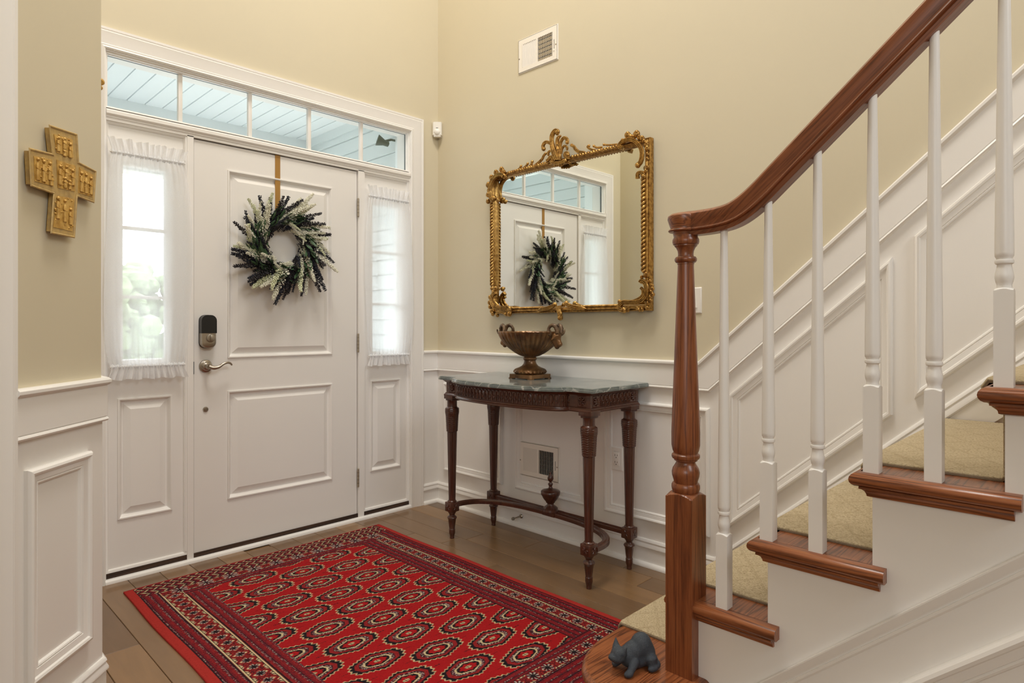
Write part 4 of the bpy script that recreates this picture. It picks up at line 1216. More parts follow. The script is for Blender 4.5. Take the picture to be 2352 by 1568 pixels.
prof = [(r, UZ + z) for r, z in ((0.034, 0.112), (0.043, 0.115), (0.055, 0.121), (0.070, 0.130), (0.084, 0.141), (0.096, 0.151), (0.108, 0.162), (0.120, 0.176), (0.131, 0.190), (0.140, 0.205), (0.1465, 0.219), (0.151, 0.231))]
prof += [(0.1535, RZ - 0.003), (0.1515, RZ), (0.146, RZ), (0.142, RZ - 0.006), (0.120, RZ - 0.040), (0.06, RZ - 0.09), (0.004, RZ - 0.1)]
def gad(a, z, r):
    k = 1.0 if (z < RZ - 0.012 and r > 0.03) else 0.35
    if r < 0.142 and z > RZ - 0.11 and prof_in.get(round(z, 5)): k = 0
    return r * (1 + 0.055 * k * abs(math.sin(18 * a)) - 0.03 * k)
prof_in = {round(z, 5): True for r, z in prof[-4:]}
m = MB().lathe(prof, 180, (0, 0, 0), rfun=gad)
m.v = [(UX + x * 1.15, UY + y * 1.0, z) for x, y, z in m.v]
O('bowl', m, 'bronze', urn, smooth=50)
def ram():
    fn = smin([ell((0.0, 0, 0.0), (0.026, 0.022, 0.020)), cap((0.010, 0, -0.004), (0.026, 0, -0.040), 0.017, 0.010), cap((-0.02, 0.0, 0.0), (0.01, 0, -0.055), 0.02, 0.012), ell((0.028, 0, -0.043), (0.011, 0.011, 0.010)), cap((0.01, 0.016, 0.0), (0.0, 0.030, -0.02), 0.008, 0.004), cap((0.01, -0.016, 0.0), (0.0, -0.030, -0.02), 0.008, 0.004)], 0.012)
    return surface_net(fn, (-0.05, -0.05, -0.08), (0.06, 0.05, 0.04), 0.004)
head = ram()
for sx in (1, -1):
    hx = UX + sx * 0.172; hz = RZ - 0.020
    h = E('ram_handle', (hx, UY, hz), None, None, parent=urn)
    m = MB().add([(hx + sx * p[0], UY + p[1] * sx, hz + p[2]) for p in head.v], head.f)
    O('ram_head', m, 'bronze', h, smooth=60)
    for sy in (1, -1):
        pts = []
        for i in range(30):
            t = i / 29; a = math.radians(200 - 400 * t); rr = 0.032 - 0.016 * t
            pts.append((hx + sx * (0.012 - rr * math.cos(a) * 0.75 - 0.012), UY + sy * (0.014 + 0.042 * t), hz + 0.020 + rr * math.sin(a) * 1.0 + 0.004))
        m = MB().tube(pts, [(0.0115 - 0.008 * i / 29) * (1 + 0.10 * math.sin(i * 2.6)) for i in range(30)], 10)
        O('horn', m, 'bronze_horn', h, smooth=50)

# ================================================================ gilt mirror
mir = E('gilt_mirror', (1.075, -0.02, 1.21), 'gilt carved wall mirror with leafy crest hanging above the console table', 'mirror')
m = MB().box(0.560, 1.594, -0.016, -0.012, 1.228, 2.003); O('mirror_glass', m, 'mirror', mir, smooth=0)
MX0, MX1, MZ0, MZ1 = 0.539, 1.614, 1.209, 2.022
FRP = [(0.0, 0.002), (0.0, 0.030), (0.003, 0.034), (0.007, 0.034), (0.009, 0.030), (0.012, 0.036), (0.018, 0.043), (0.026, 0.044), (0.032, 0.040), (0.034, 0.034), (0.037, 0.034), (0.040, 0.028), (0.044, 0.014)]
m = MB().sweep([(MX0, MZ0), (MX1, MZ0), (MX1, MZ1), (MX0, MZ1)], [(s_ * 0.72, h) for s_, h in FRP], fB, closed=True)
O('mirror_frame', m, 'gold', mir, smooth=30)
m = MB().box(0.548, 1.602, -0.011, -0.001, 1.22, 2.013); O('backing_board', m, 'gold_side', mir, smooth=0)
def rope(a, b, r, pitch, strands=2, sr=None):
    a = Vector(a); b = Vector(b); d = (b - a); L = d.length; d.normalize()
    n = Vector((0, -1, 0)); q = d.cross(n); m = MB(); N = max(8, int(L / pitch * 10))
    for s in range(strands):
        pts = []
        for i in range(N + 1):
            t = i / N; an = 2 * PI * (t * L / pitch + s / strands)
            pts.append((a + d * (L * t) + n * (r * math.cos(an)) + q * (r * math.sin(an)))[:])
        m.tube(pts, sr or r * 0.95, 6)
    return m
fx0, fx1, fz0, fz1 = MX0 + 0.0155, MX1 - 0.016, MZ0 + 0.017, MZ1 - 0.0155
O('rope_moulding', rope((0.69, -0.046, fz1), (1.00, -0.046, fz1 + 0.004), 0.0065, 0.034), 'gold', mir, smooth=60)
O('rope_moulding', rope((1.15, -0.046, fz1 + 0.003), (1.45, -0.046, fz1), 0.0065, 0.034), 'gold', mir, smooth=60)
O('rope_moulding', rope((fx0, -0.046, 1.37), (fx0, -0.046, 1.86), 0.0060, 0.036), 'gold', mir, smooth=60)
O('rope_moulding', rope((fx1 - 0.012, -0.046, 1.39), (fx1 - 0.012, -0.046, 1.85), 0.0068, 0.040), 'gold', mir, smooth=60)
O('rope_moulding', rope((0.70, -0.040, MZ0 + 0.029), (0.95, -0.040, MZ0 + 0.029), 0.0035, 0.014), 'gold', mir, smooth=60)
O('rope_moulding', rope((1.21, -0.040, MZ0 + 0.029), (1.45, -0.040, MZ0 + 0.029), 0.0035, 0.014), 'gold', mir, smooth=60)
CREST = [[(1.0626,2.0112,0.0123),(1.0511,2.0397,0.0141),(1.0372,2.0777,0.0133),(1.0278,2.115,0.0106),(1.0278,2.1416,0.0106),(1.0395,2.1603,0.0106),(1.0557,2.1674,0.0106),(1.0672,2.1596,0.0097),(1.0626,2.1518,0.007)],[(1.0418,2.0768,0.0071),(1.0278,2.0991,0.008),(1.0091,2.1135,0.008),(0.9878,2.1215,0.008),(0.9712,2.1159,0.0081),(0.964,2.103,0.0081),(0.9664,2.09,0.0081)],[(1.0395,2.0508,0.0053),(1.0278,2.0637,0.0057),(1.0138,2.0682,0.0057),(1.002,2.0634,0.0057),(0.9997,2.0531,0.005)],[(1.0786,2.052,0.007),(1.0832,2.0826,0.007),(1.0923,2.1052,0.0073),(1.1082,2.1176,0.0078),(1.1261,2.1121,0.0078),(1.1328,2.0986,0.0078),(1.1295,2.0906,0.0069)],[(1.0878,2.0397,0.0052),(1.0946,2.0611,0.0056),(1.1082,2.0741,0.0056),(1.1217,2.0731,0.0056),(1.1306,2.0626,0.0055),(1.1295,2.0559,0.0045)],[(1.0649,2.0898,0.0088),(1.0649,2.1109,0.0088),(1.0718,2.127,0.0079),(1.0832,2.1333,0.0044)],[(1.0764,2.0086,0.0123),(1.0786,2.0345,0.0105),(1.0741,2.0616,0.0079),(1.0626,2.0832,0.0062)],[(0.9902,2.0193,0.008),(1.0044,2.0255,0.008),(1.0138,2.0344,0.008),(1.0278,2.0336,0.008),(1.0348,2.0216,0.008),(1.0255,2.0092,0.008)],[(1.1551,2.0061,0.0072),(1.1328,2.0103,0.0073),(1.1172,2.0219,0.0073),(1.1194,2.0354,0.0073),(1.1328,2.0362,0.0073),(1.1351,2.0254,0.0073)],[(1.0232,2.0096,0.0089),(1.0557,1.9966,0.0088),(1.0878,1.9925,0.0087),(1.1194,1.9972,0.0087)]]
CREST_B = [(1.0278,2.0017,0.0071),(1.0418,1.9885,0.0062),(1.0557,1.986,0.0062),(1.0718,1.9831,0.0061),(1.0878,1.982,0.0061),(1.1014,1.9987,0.0096),(1.1239,1.9911,0.0069),(1.1395,1.9865,0.0061)]
TOPLEAF = [[(0.8984,2.0144,0.0064),(0.9277,2.0272,0.0063),(0.9495,2.0394,0.0063),(0.9616,2.0568,0.0054),(0.9735,2.0653,0.005)],[(1.235,2.0198,0.0068),(1.2053,2.0273,0.0077),(1.1814,2.0457,0.0077),(1.1683,2.0637,0.0069),(1.1528,2.0737,0.006)],[(0.6855,2.0097,0.0051),(0.7491,2.0101,0.0051),(0.7803,2.0186,0.005),(0.79,2.0309,0.005)],[(0.7491,2.0073,0.0051),(0.7996,2.0124,0.005),(0.8302,2.0237,0.005),(0.8416,2.0354,0.005)],[(0.8111,2.0021,0.0056),(0.8416,2.0106,0.0055),(0.8679,2.0224,0.0055),(0.8754,2.0402,0.0055)],[(1.3019,2.0192,0.005),(1.2737,2.0298,0.005),(1.2579,2.043,0.0051),(1.2642,2.048,0.005)],[(1.345,2.0255,0.005),(1.3143,2.0292,0.005),(1.2956,2.0404,0.005)],[(1.4346,2.0221,0.0044),(1.3903,2.0263,0.0044),(1.3572,2.0354,0.0045)]]
TR = [[(1.4781,1.9916,0.0096),(1.4608,1.9999,0.0097),(1.4666,2.018,0.0096),(1.4981,2.0259,0.0096),(1.5319,2.0189,0.0095),(1.5625,1.996,0.0094),(1.5817,1.9639,0.0094),(1.5844,1.9329,0.0094),(1.5762,1.9063,0.0094),(1.5597,1.8951,0.0094)],[(1.5597,1.8314,0.0083),(1.5625,1.8546,0.0083),(1.5844,1.8555,0.0082),(1.5926,1.8377,0.0082)]]
TR_B = [(1.4981,2.0522,0.0132),(1.5487,2.0461,0.0142),(1.4695,2.0295,0.0096),(1.5151,2.0343,0.0143),(1.5319,2.0331,0.0095),(1.5625,2.0267,0.0094),(1.579,2.0185,0.0106),(1.5899,2.0021,0.0094),(1.6035,1.9853,0.0105),(1.6062,1.9661,0.0105),(1.6075,1.9379,0.0065),(1.6075,1.9169,0.0065),(1.6075,1.8795,0.0082),(1.5994,1.8611,0.0082)]
TL = [[(0.6653,1.9903,0.0109),(0.6531,2.0038,0.0109),(0.6202,2.0094,0.011),(0.587,1.9976,0.011),(0.5617,1.9726,0.0111),(0.5512,1.9304,0.0111),(0.5554,1.8947,0.0111),(0.5702,1.8722,0.0111),(0.5828,1.8791,0.011)]]
TL_B = [(0.6367,2.0382,0.0129),(0.5911,2.0288,0.0131),(0.5533,2.0061,0.0132),(0.5277,1.9663,0.0147),(0.532,1.9333,0.0117),(0.5234,1.9082,0.0118),(0.5234,1.87,0.0118),(0.6531,2.021,0.0115),(0.6078,1.864,0.0101),(0.6693,1.9896,0.0109)]
BL = [[(0.5962,1.3316,0.0113),(0.5702,1.3099,0.0113),(0.5669,1.276,0.0113),(0.5897,1.2483,0.0113),(0.622,1.2409,0.0112),(0.6729,1.2421,0.0111),(0.7073,1.237,0.011),(0.7104,1.2171,0.011),(0.7073,1.2061,0.011)],[(0.6027,1.3088,0.0068),(0.5832,1.2982,0.0068),(0.593,1.2731,0.0068),(0.6156,1.2545,0.0067)],[(0.6027,1.2008,0.0063),(0.6092,1.2119,0.0063),(0.6476,1.2158,0.0062),(0.676,1.2065,0.0062)]]
BL_B = [(0.5865,1.3545,0.0113),(0.5405,1.3063,0.0103),(0.5372,1.2745,0.0114),(0.5405,1.2494,0.0103),(0.557,1.224,0.0125),(0.5636,1.208,0.0102),(0.6027,1.1985,0.009),(0.676,1.2021,0.0078),(0.5537,1.3559,0.008),(0.7197,1.2378,0.0077)]
BR = [[(1.5768,1.3398,0.0104),(1.5841,1.3478,0.0104),(1.6034,1.3344,0.0104),(1.6106,1.303,0.0104),(1.601,1.2722,0.0104),(1.5744,1.2522,0.0104),(1.53,1.2492,0.0106),(1.4797,1.2505,0.0107),(1.4592,1.2339,0.0107),(1.4643,1.2166,0.0107),(1.4822,1.2142,0.0107)],[(1.5768,1.3169,0.0063),(1.5889,1.3039,0.0062),(1.5865,1.281,0.0063),(1.5646,1.265,0.0063),(1.53,1.2534,0.0063)],[(1.4999,1.2138,0.006),(1.5175,1.2262,0.0059),(1.5449,1.2256,0.0059),(1.5646,1.2148,0.0059)]]
BR_B = [(1.601,1.376,0.0125),(1.5768,1.367,0.0073),(1.6225,1.3459,0.0072),(1.6321,1.3248,0.0082),(1.6344,1.3103,0.0082),(1.6273,1.2961,0.0083),(1.6368,1.2834,0.0082),(1.6225,1.2715,0.0072),(1.6249,1.2549,0.0083),(1.6106,1.2429,0.0083),(1.6082,1.2202,0.0093),(1.5792,1.2145,0.0083),(1.5646,1.2127,0.0073),(1.4999,1.2117,0.0074),(1.4514,1.2556,0.0086)]
BOT = [[(1.0731,1.242,0.0123),(1.0757,1.2195,0.0102),(1.0837,1.201,0.0112),(1.0824,1.1805,0.0102)],[(0.9185,1.2117,0.0063),(0.9525,1.2258,0.0094),(0.997,1.2313,0.0104),(1.0299,1.2409,0.0093),(1.0462,1.2509,0.0082)],[(1.2515,1.2205,0.0068),(1.2231,1.2279,0.0102),(1.1798,1.2333,0.0114),(1.1445,1.2433,0.0104),(1.1237,1.2553,0.0093)]]
BOT_B = [(0.9327,1.2093,0.0032),(0.9446,1.2098,0.0032),(0.9564,1.2102,0.0031),(0.9681,1.2107,0.0031),(0.9798,1.2111,0.0031),(0.9915,1.2116,0.0031),(1.0031,1.212,0.0031),(1.0146,1.2125,0.0031),(1.0261,1.2129,0.0031),(1.0375,1.2133,0.0031),(1.1266,1.2182,0.0032),(1.1391,1.2176,0.0032),(1.1516,1.2169,0.0032),(1.1639,1.2162,0.0032),(1.1763,1.2155,0.0032),(1.1885,1.2149,0.0032),(1.2007,1.2142,0.0032),(1.2128,1.2135,0.0032),(1.2248,1.2129,0.0032),(1.2368,1.2122,0.0032)]

def ornament(name, strokes, beads, yd=-0.049, flat=0.75):
    m = MB()
    for s in strokes:
        p = spline(s, 5)
        N = len(p)
        m.tube([(q[0], yd - 0.004 * math.sin(PI * i / (N - 1)), q[1]) for i, q in enumerate(p)], [max(0.0015, q[2]) * 1.12 for q in p], 8, flat=flat, fdir=(0, 1, 0))
        # groove ridges: thinner parallel ribs give the carved leaf look
        if len(s) > 3:
            for off in (-0.7, 0.0, 0.7):
                pts = []
                for i, q in enumerate(p):
                    a = p[max(0, i - 1)]; b = p[min(N - 1, i + 1)]
                    t = Vector((b[0] - a[0], b[1] - a[1])); t = t.normalized() if t.length > 1e-9 else Vector((1, 0))
                    pts.append((q[0] - t.y * off * q[2], yd - 0.004 - q[2] * 0.72, q[1] + t.x * off * q[2]))
                m.tube(pts, [max(0.001, q[2]) * 0.36 for q in p], 6)
        e = p[-1]; m.sphere((e[0], yd - 0.003, e[1]), max(0.003, e[2]) * 1.5, 10, 6)
    for x, z, r in beads or []:
        m.sphere((x, yd + 0.004, z), r * 1.25, 10, 6, (1, 0.9, 1))
        m.sphere((x + r * 0.4, yd - 0.004, z + r * 0.45), r * 0.7, 8, 5)
    return O(name, m, 'gold', mir, smooth=60)
ornament('crest', CREST, CREST_B)
ornament('top_leaves', TOPLEAF, None, -0.040)
ornament('corner_scroll', TL, TL_B); ornament('corner_scroll', TR, TR_B); ornament('corner_scroll', BL, BL_B); ornament('corner_scroll', BR, BR_B)
ornament('bottom_leaf', BOT, BOT_B)

# ================================================================ wall registers
def vent(x0, z0, label, open_right, closed_mat):
    W, Hh = 0.296, 0.194
    yw = 0.0 if z0 > 1 else -0.003
    r = E('wall_vent', (x0 + W / 2, yw, z0), label, 'vent', 'white wall registers')
    f = lambda a, b, c, d, y0, y1: (x0 + a, x0 + b, yw - y1, yw - y0, z0 + c, z0 + d)
    L0, L1, R0, R1, B0, B1 = 0.034, 0.138, 0.152, 0.258, 0.030, 0.160
    m = MB()
    # plate with two openings and a rolled rim
    for a, b, c, d in ((0.004, L0, 0.004, Hh - 0.004), (L1, R0, B0, B1), (R1, W - 0.004, 0.004, Hh - 0.004), (L0, R1, 0.004, B0), (L0, R1, B1, Hh - 0.004)):
        m.box(*f(a, b, c, d, 0.005, 0.007))
    m.sweep([(x0, z0), (x0 + W, z0), (x0 + W, z0 + Hh), (x0, z0 + Hh)], [(0.0, 0.0), (0.0, 0.003), (0.004, 0.007), (0.006, 0.007)], lambda u, v, h: (u, yw - h, v), closed=True)
    O('vent_frame', m, 'vent_white', r, smooth=0)
    m = MB().box(*f(L0 - 0.004, R1 + 0.004, B0 - 0.004, B1 + 0.004, 0.0002, 0.001)); O('duct_opening', m, 'dark', r, smooth=0)
    n = 9
    sm = [None, None]
    for side, (a, b) in enumerate(((L0, L1), (R0, R1))):
        w = (b - a) / n
        for k in range(n):
            u = a + w * (k + 0.5)
            if side == 0 and sm[0] is None or side == 1 and sm[1] is None:
                ang = 40 if side == 0 else 68
                mm = MB().xbox(Matrix.Rotation(math.radians(ang if side == 0 else -ang), 4, 'Z'), w * 0.85 if side == 0 else w * 0.55, 0.0012, B1 - B0 + 0.002)
                sm[side] = build_mesh('slat', mm, 'vent_white', smooth=0)
            o = bpy.data.objects.new('slat', sm[side]); place(o, r, (x0 + u, yw - 0.0048, z0 + (B0 + B1) / 2))
    nb = 6
    for k in range(nb):
        c = B0 + 0.004 + (B1 - B0 - 0.008) * k / (nb - 1)
        m = MB().xbox(Matrix.Translation((x0 + (R0 + R1) / 2, yw - 0.0022, z0 + c)) @ Matrix.Rotation(math.radians(12 if open_right else 60), 4, 'X'), R1 - R0, 0.0008, 0.019 if open_right else 0.010)
        O('damper_blade', m, closed_mat, r, smooth=0)
    for u, v in ((0.011, 0.085), (W - 0.013, 0.085)):
        m = MB().lathe([(0.004, 0.0), (0.004, 0.001), (0.002, 0.0022)], 10, (x0 + u, yw - 0.007, z0 + v), M=Matrix.Rotation(PI / 2, 4, 'X')); O('screw', m, 'hinge', r)
    m = MB().box(*f(0.269, 0.2715, 0.065, 0.115, 0.0068, 0.0074)); O('lever_slot', m, 'dark', r, smooth=0)
    m = MB().box(*f(0.2675, 0.273, 0.052, 0.060, 0.0068, 0.011), 0.001); O('lever_knob', m, 'vent_white', r)
vent(0.731, 2.568, 'white wall vent high on the beige wall above the mirror', True, 'damper')
vent(0.742, 0.294, 'white wall vent low in the wainscot behind the console table', False, 'damper_dark')

# ================================================================ small fittings
# light switch
sw = E('light_switch', (1.824, 0, 1.19), 'white rocker light switch on the beige wall behind the newel post', 'light switch')
m = MB().poly(rrect(0.0705, 0.116, 0.003, 2), lambda u, v, d: (1.824 + u, -d, 1.2515 + v), 0, 0.003)
m.sweep(rrect(0.0705, 0.116, 0.003, 2), [(0, 0.003), (0.004, 0.0065), (0.02, 0.0068)], lambda u, v, h: (1.824 + u, -h, 1.2515 + v), closed=True); m.box(1.804, 1.844, -0.0068, -0.004, 1.212, 1.291)
O('switch_plate', m, 'plate_white', sw, smooth=20)
m = MB().poly([(0.0068, 1.2185), (0.0105, 1.2185), (0.0078, 1.2515), (0.0068, 1.2845)], lambda u, v, d: (d, -u, v), 1.8085, 1.8395); O('rocker', m, 'plate_white', sw, smooth=0)
for z in (1.2035, 1.2995):
    m = MB().lathe([(0.003, 0), (0.002, 0.001)], 8, (1.824, -0.0066, z), M=Matrix.Rotation(PI / 2, 4, 'X')); O('screw', m, 'plate_white', sw)
# outlet
ou = E('power_outlet', (1.4075, -0.003, 0.424), 'white double power outlet in the wainscot beside the table leg', 'power outlet')
oc = (1.4075, 0.482)
m = MB().poly(rrect(0.0705, 0.116, 0.003, 2), lambda u, v, d: (oc[0] + u, -0.003 - d, oc[1] + v), 0, 0.003)
m.sweep(rrect(0.0705, 0.116, 0.003, 2), [(0, 0.003), (0.004, 0.0055), (0.02, 0.0058)], lambda u, v, h: (oc[0] + u, -0.003 - h, oc[1] + v), closed=True)
O('outlet_plate', m, 'plate_white', ou, smooth=20)
m = MB().box(oc[0] - 0.017, oc[0] + 0.017, -0.0105, -0.006, oc[1] - 0.0335, oc[1] + 0.0335, 0.001); rc = O('receptacle', m, 'plate_white', ou)
for dz in (0.018, -0.016):
    for dx, hh in ((-0.0065, 0.0042), (0.0065, 0.0036)):
        m = MB().box(oc[0] + dx - 0.0011, oc[0] + dx + 0.0011, -0.01075, -0.0103, oc[1] + dz - hh, oc[1] + dz + hh); O('slot', m, 'dark', rc, smooth=0)
    m = MB().lathe([(0.0024, 0), (0.0024, 0.0003)], 10, (oc[0], -0.0104, oc[1] + dz - 0.0115), M=Matrix.Rotation(PI / 2, 4, 'X')); O('slot', m, 'dark', rc)
# door stop
ds = E('door_stop', (0.762, -0.0125, 0.05), 'small chrome door stop screwed to the baseboard under the table', 'door stop')
RXm = Matrix.Rotation(PI / 2, 4, 'X')
m = MB().lathe([(0.0125, 0.0), (0.0125, 0.003), (0.009, 0.007), (0.005, 0.008)], 20, (0.762, -0.0125, 0.062), M=RXm); O('flange', m, 'nickel', ds)
m = MB().lathe([(0.0048, 0.006), (0.0042, 0.05), (0.0042, 0.062)], 14, (0.762, -0.0125, 0.062), M=RXm); O('stem', m, 'nickel', ds)
m = MB().lathe([(0.0085, 0.060), (0.0095, 0.066), (0.0085, 0.072), (0.006, 0.073)], 16, (0.762, -0.0125, 0.062), M=RXm); O('rubber_tip', m, 'rubber', ds)
# motion sensor across the corner
ms = E('motion_sensor', (0.03, -0.03, 2.355), 'small white motion sensor mounted across the room corner', 'motion sensor')
Mm = Matrix.Translation((0.0, 0.0, 2.402)) @ Matrix.Rotation(math.radians(-45), 4, 'Z')   # local +x points into the room
def loc(vs): return [(Mm @ Vector(v))[:] for v in vs]
pr = [(0.018, -0.030), (0.050, -0.030), (0.058, -0.024), (0.060, 0.0), (0.058, 0.024), (0.050, 0.030), (0.018, 0.030)]
t = MB().poly(pr, lambda u, v, d: (u, v, d), -0.036, 0.047)
t.poly([(0.018, -0.028), (0.056, -0.022), (0.056, 0.022), (0.018, 0.028)], lambda u, v, d: (u, v, d), -0.046, -0.036)
m = MB().add(loc(t.v), t.f); O('sensor_housing', m, 'plastic_white', ms, smooth=25)
t = MB().sphere((0.050, 0, -0.016), 0.024, 20, 12, (0.75, 1, 1)); m = MB().add(loc(t.v), t.f); O('sensor_lens', m, 'plastic_white', ms, smooth=60)
t = MB().box(0.057, 0.0605, -0.007, 0.007, 0.006, 0.0095, 0.001); m = MB().add(loc(t.v), t.f); O('indicator', m, 'dark', ms)
# little gilt hook peeking round the corner of the angled wall
m = MB()
p = spline([(0.880, -2.088, 1.916, 0.006), (0.880, -2.072, 1.918, 0.007), (0.880, -2.066, 1.911, 0.006), (0.880, -2.073, 1.902, 0.004), (0.880, -2.070, 1.893, 0.005), (0.880, -2.076, 1.884, 0.003), (0.880, -2.073, 1.872, 0.003), (0.880, -2.085, 1.866, 0.004)], 4)
m.tube([q[:3] for q in p], [q[3] for q in p], 8)
O('wall_hook', m, 'brass', label='tiny gilt scroll hook peeking past the edge of the angled wall', cat='hook')

# ================================================================ brass relief cross
def u45(u, v, h): return fA(u, v, h)
cr = E('brass_cross', fA(0.205, 1.385, 0), 'gilt relief cross with figure panels hanging on the angled wall', 'cross')
# outline: arms flare outward (u grows away from the door)
CU = 0.197
out = [(0.251, 1.6631), (0.2385, 1.5903), (0.3244, 1.5813), (0.3188, 1.4978), (0.2342, 1.4957), (0.2447, 1.3892), (0.1598, 1.3902), (0.1479, 1.5093), (0.0724, 1.506), (0.0632, 1.5902), (0.1417, 1.5962), (0.149, 1.6721)]
m = MB().poly(out, u45, 0.004, 0.019)
m.sweep(out, [(0.0, 0.019), (0.003, 0.0215), (0.005, 0.0215), (0.007, 0.0195)], u45, closed=True)
O('cross_body', m, 'brass_grey', cr, smooth=25)
m = MB().sweep(out, [(-0.0004, 0.003), (-0.0008, 0.010), (-0.0002, 0.0195)], u45, closed=True); O('cross_edge', m, 'gold_side', cr, smooth=25)
def relief(name, poly, figs):
    fit = lambda u, v: (0.95913 * u + 0.01025 * v + -0.01617, 0.00116 * u + 1.00406 * v + -0.00512)
    poly = [fit(*p) for p in poly]; figs = [(*fit(u, v), h) for u, v, h in figs]
    b = MB().poly(poly, u45, 0.018, 0.0205)
    rr = random.Random(len(figs) * 7 + int(poly[0][0] * 1000))
    for (u, v, h) in figs:                                     # standing robed figures
        pts = [(u, v - h * 0.5, 0.0054), (u + rr.uniform(-.001, .001), v - h * 0.2, 0.0052), (u, v + h * 0.12, 0.0050), (u, v + h * 0.28, 0.0036)]
        s = spline([(*u45(a, c, 0.0205), r) for a, c, r in pts], 4)
        b.tube([q[:3] for q in s], [q[3] for q in s], 8)
        b.sphere(u45(u, v + h * 0.42, 0.0215), 0.0046, 10, 6)
        for sgn in (-1, 1):
            b.tube([u45(u + sgn * 0.0045, v + h * 0.2, 0.0215), u45(u + sgn * 0.0060, v + h * 0.02, 0.023), u45(u + sgn * 0.001, v - h * 0.02, 0.0245)], 0.0018, 6)
            for k in range(3): b.tube([u45(u + sgn * 0.003 * k, v - h * 0.05, 0.0245 - k * 0.0014), u45(u + sgn * 0.003 * k, v - h * 0.5, 0.0245 - k * 0.0014)], 0.0009, 5)
    us = [p[0] for p in poly]; vs_ = [p[1] for p in poly]
    for i in range(26):                                        # rocky ground of little lumps
        u = rr.uniform(min(us) + .006, max(us) - .006); v = rr.uniform(min(vs_) + .004, min(vs_) + (max(vs_) - min(vs_)) * 0.95)
        b.sphere(u45(u, v, 0.0205), rr.uniform(0.0015, 0.0032), 6, 4)
    return O(name, b, 'brass', cr, smooth=50)
relief('relief_panel', [(0.167, 1.606), (0.237, 1.601), (0.249, 1.647), (0.170, 1.656)], [(0.232, 1.626, 0.040), (0.207, 1.634, 0.030), (0.207, 1.612, 0.024), (0.182, 1.622, 0.040)])
relief('relief_panel', [(0.256, 1.508), (0.324, 1.506), (0.327, 1.569), (0.257, 1.578)], [(0.314, 1.540, 0.058), (0.292, 1.540, 0.058), (0.268, 1.545, 0.048), (0.262, 1.522, 0.028)])
relief('relief_panel', [(0.161, 1.513), (0.234, 1.508), (0.238, 1.582), (0.157, 1.586)], [(0.226, 1.545, 0.055), (0.199, 1.556, 0.040), (0.172, 1.550, 0.045), (0.205, 1.528, 0.028), (0.186, 1.526, 0.024)])
relief('relief_panel', [(0.080, 1.514), (0.145, 1.513), (0.140, 1.586), (0.076, 1.580)], [(0.133, 1.547, 0.058), (0.111, 1.547, 0.058), (0.088, 1.545, 0.052)])
relief('relief_panel', [(0.174, 1.400), (0.254, 1.400), (0.234, 1.487), (0.164, 1.492)], [(0.236, 1.455, 0.060), (0.207, 1.452, 0.062), (0.183, 1.440, 0.046)])

# ================================================================ sheer curtains
def curtain(y0, y1, zt, zb, seed, label):
    rr = np.random.RandomState(seed)
    yc, wd = (y0 + y1) / 2, (y1 - y0)
    r = E('sheer_curtain', (0.0, yc, zb), label, 'curtain', 'sheer sidelight curtains')
    ph = rr.rand(8) * 6.28
    def grid(nu, nv, fn):
        vs = [fn(i / nu, j / nv) for j in range(nv + 1) for i in range(nu + 1)]
        fs = [(j * (nu + 1) + i, j * (nu + 1) + i + 1, (j + 1) * (nu + 1) + i + 1, (j + 1) * (nu + 1) + i) for j in range(nv) for i in range(nu)]
        return MB().add(vs, fs)
    zr0, zr1 = zt - 0.062, zb + 0.058        # rods
    def body(u, v):
        pull = math.sin(PI * v) ** 0.6
        w = wd * (0.84 + 0.17 * pull + 0.03 * (1 - v))
        z = zr1 + (zr0 - zr1) * v
        ed = (1 - pull) ** 2
        g = ed * 0.004 * math.sin(u * 95 + ph[0] + 2 * math.sin(u * 13)) + 0.0012 * math.sin(u * 33 + ph[1] + v * 1.2)
        g += pull * (0.010 * math.sin(u * 8.0 + ph[2] + 1.2 * math.sin(v * 2.5)) + 0.003 * math.sin(u * 17 + ph[3] + 2 * v))
        y = yc + (u - 0.5) * w + 0.006 * math.sin(v * 5 + ph[4]) * (0.4 + pull)
        return (0.020 + g + 0.006 * pull, y, z)
    O('curtain_panel', grid(140, 40, body), 'sheer', r, smooth=180, recalc=False)
    for (z0, z1, nm, amp) in ((zr0 - 0.004, zt, 'header_ruffle', 1), (zb, zr1 + 0.004, 'hem_ruffle', -1)):
        def ruf(u, v, z0=z0, z1=z1, amp=amp):
            t = v if amp > 0 else 1 - v
            z = z0 + (z1 - z0) * v
            A = 0.003 + 0.010 * max(0, t - 0.4) / 0.6
            g = A * math.sin(u * 70 + ph[5] + 2.0 * math.sin(u * 11)) + 0.003 * math.sin(u * 160 + ph[6])
            w = wd * (0.86 + 0.13 * max(0, t - 0.3))
            zz = z + (0.006 * math.sin(u * 31 + ph[7]) * max(0, t - 0.5))
            return (0.024 + g, yc + (u - 0.5) * w, zz)
        O(nm, grid(150, 8, ruf), 'sheer_ruffle', r, smooth=180, recalc=False)
        zm = zr0 if amp > 0 else zr1
        def pk(u, v, zm=zm):
            a = 2 * PI * v
            rad = 0.0085 + 0.002 * math.sin(u * 190 + ph[1]) + 0.001 * math.sin(u * 83)
            return (0.018 + rad * math.cos(a), yc + (u - 0.5) * wd * 0.86, zm + rad * 1.2 * math.sin(a))
        O('rod_pocket', grid(150, 8, pk), 'sheer_ruffle', r, smooth=180, recalc=False)
        m = MB().tube([(0.018, yc - wd * 0.44, zm), (0.018, yc + wd * 0.44, zm)], 0.005, 8); O('curtain_rod', m, 'white', r)
curtain(-1.872, -1.522, 1.968, 0.898, 4, 'white sheer curtain gathered over the sidelight on the lock side of the door')
curtain(-0.556, -0.226, 1.968, 0.902, 8, 'white sheer curtain gathered over the sidelight on the hinge side of the door')

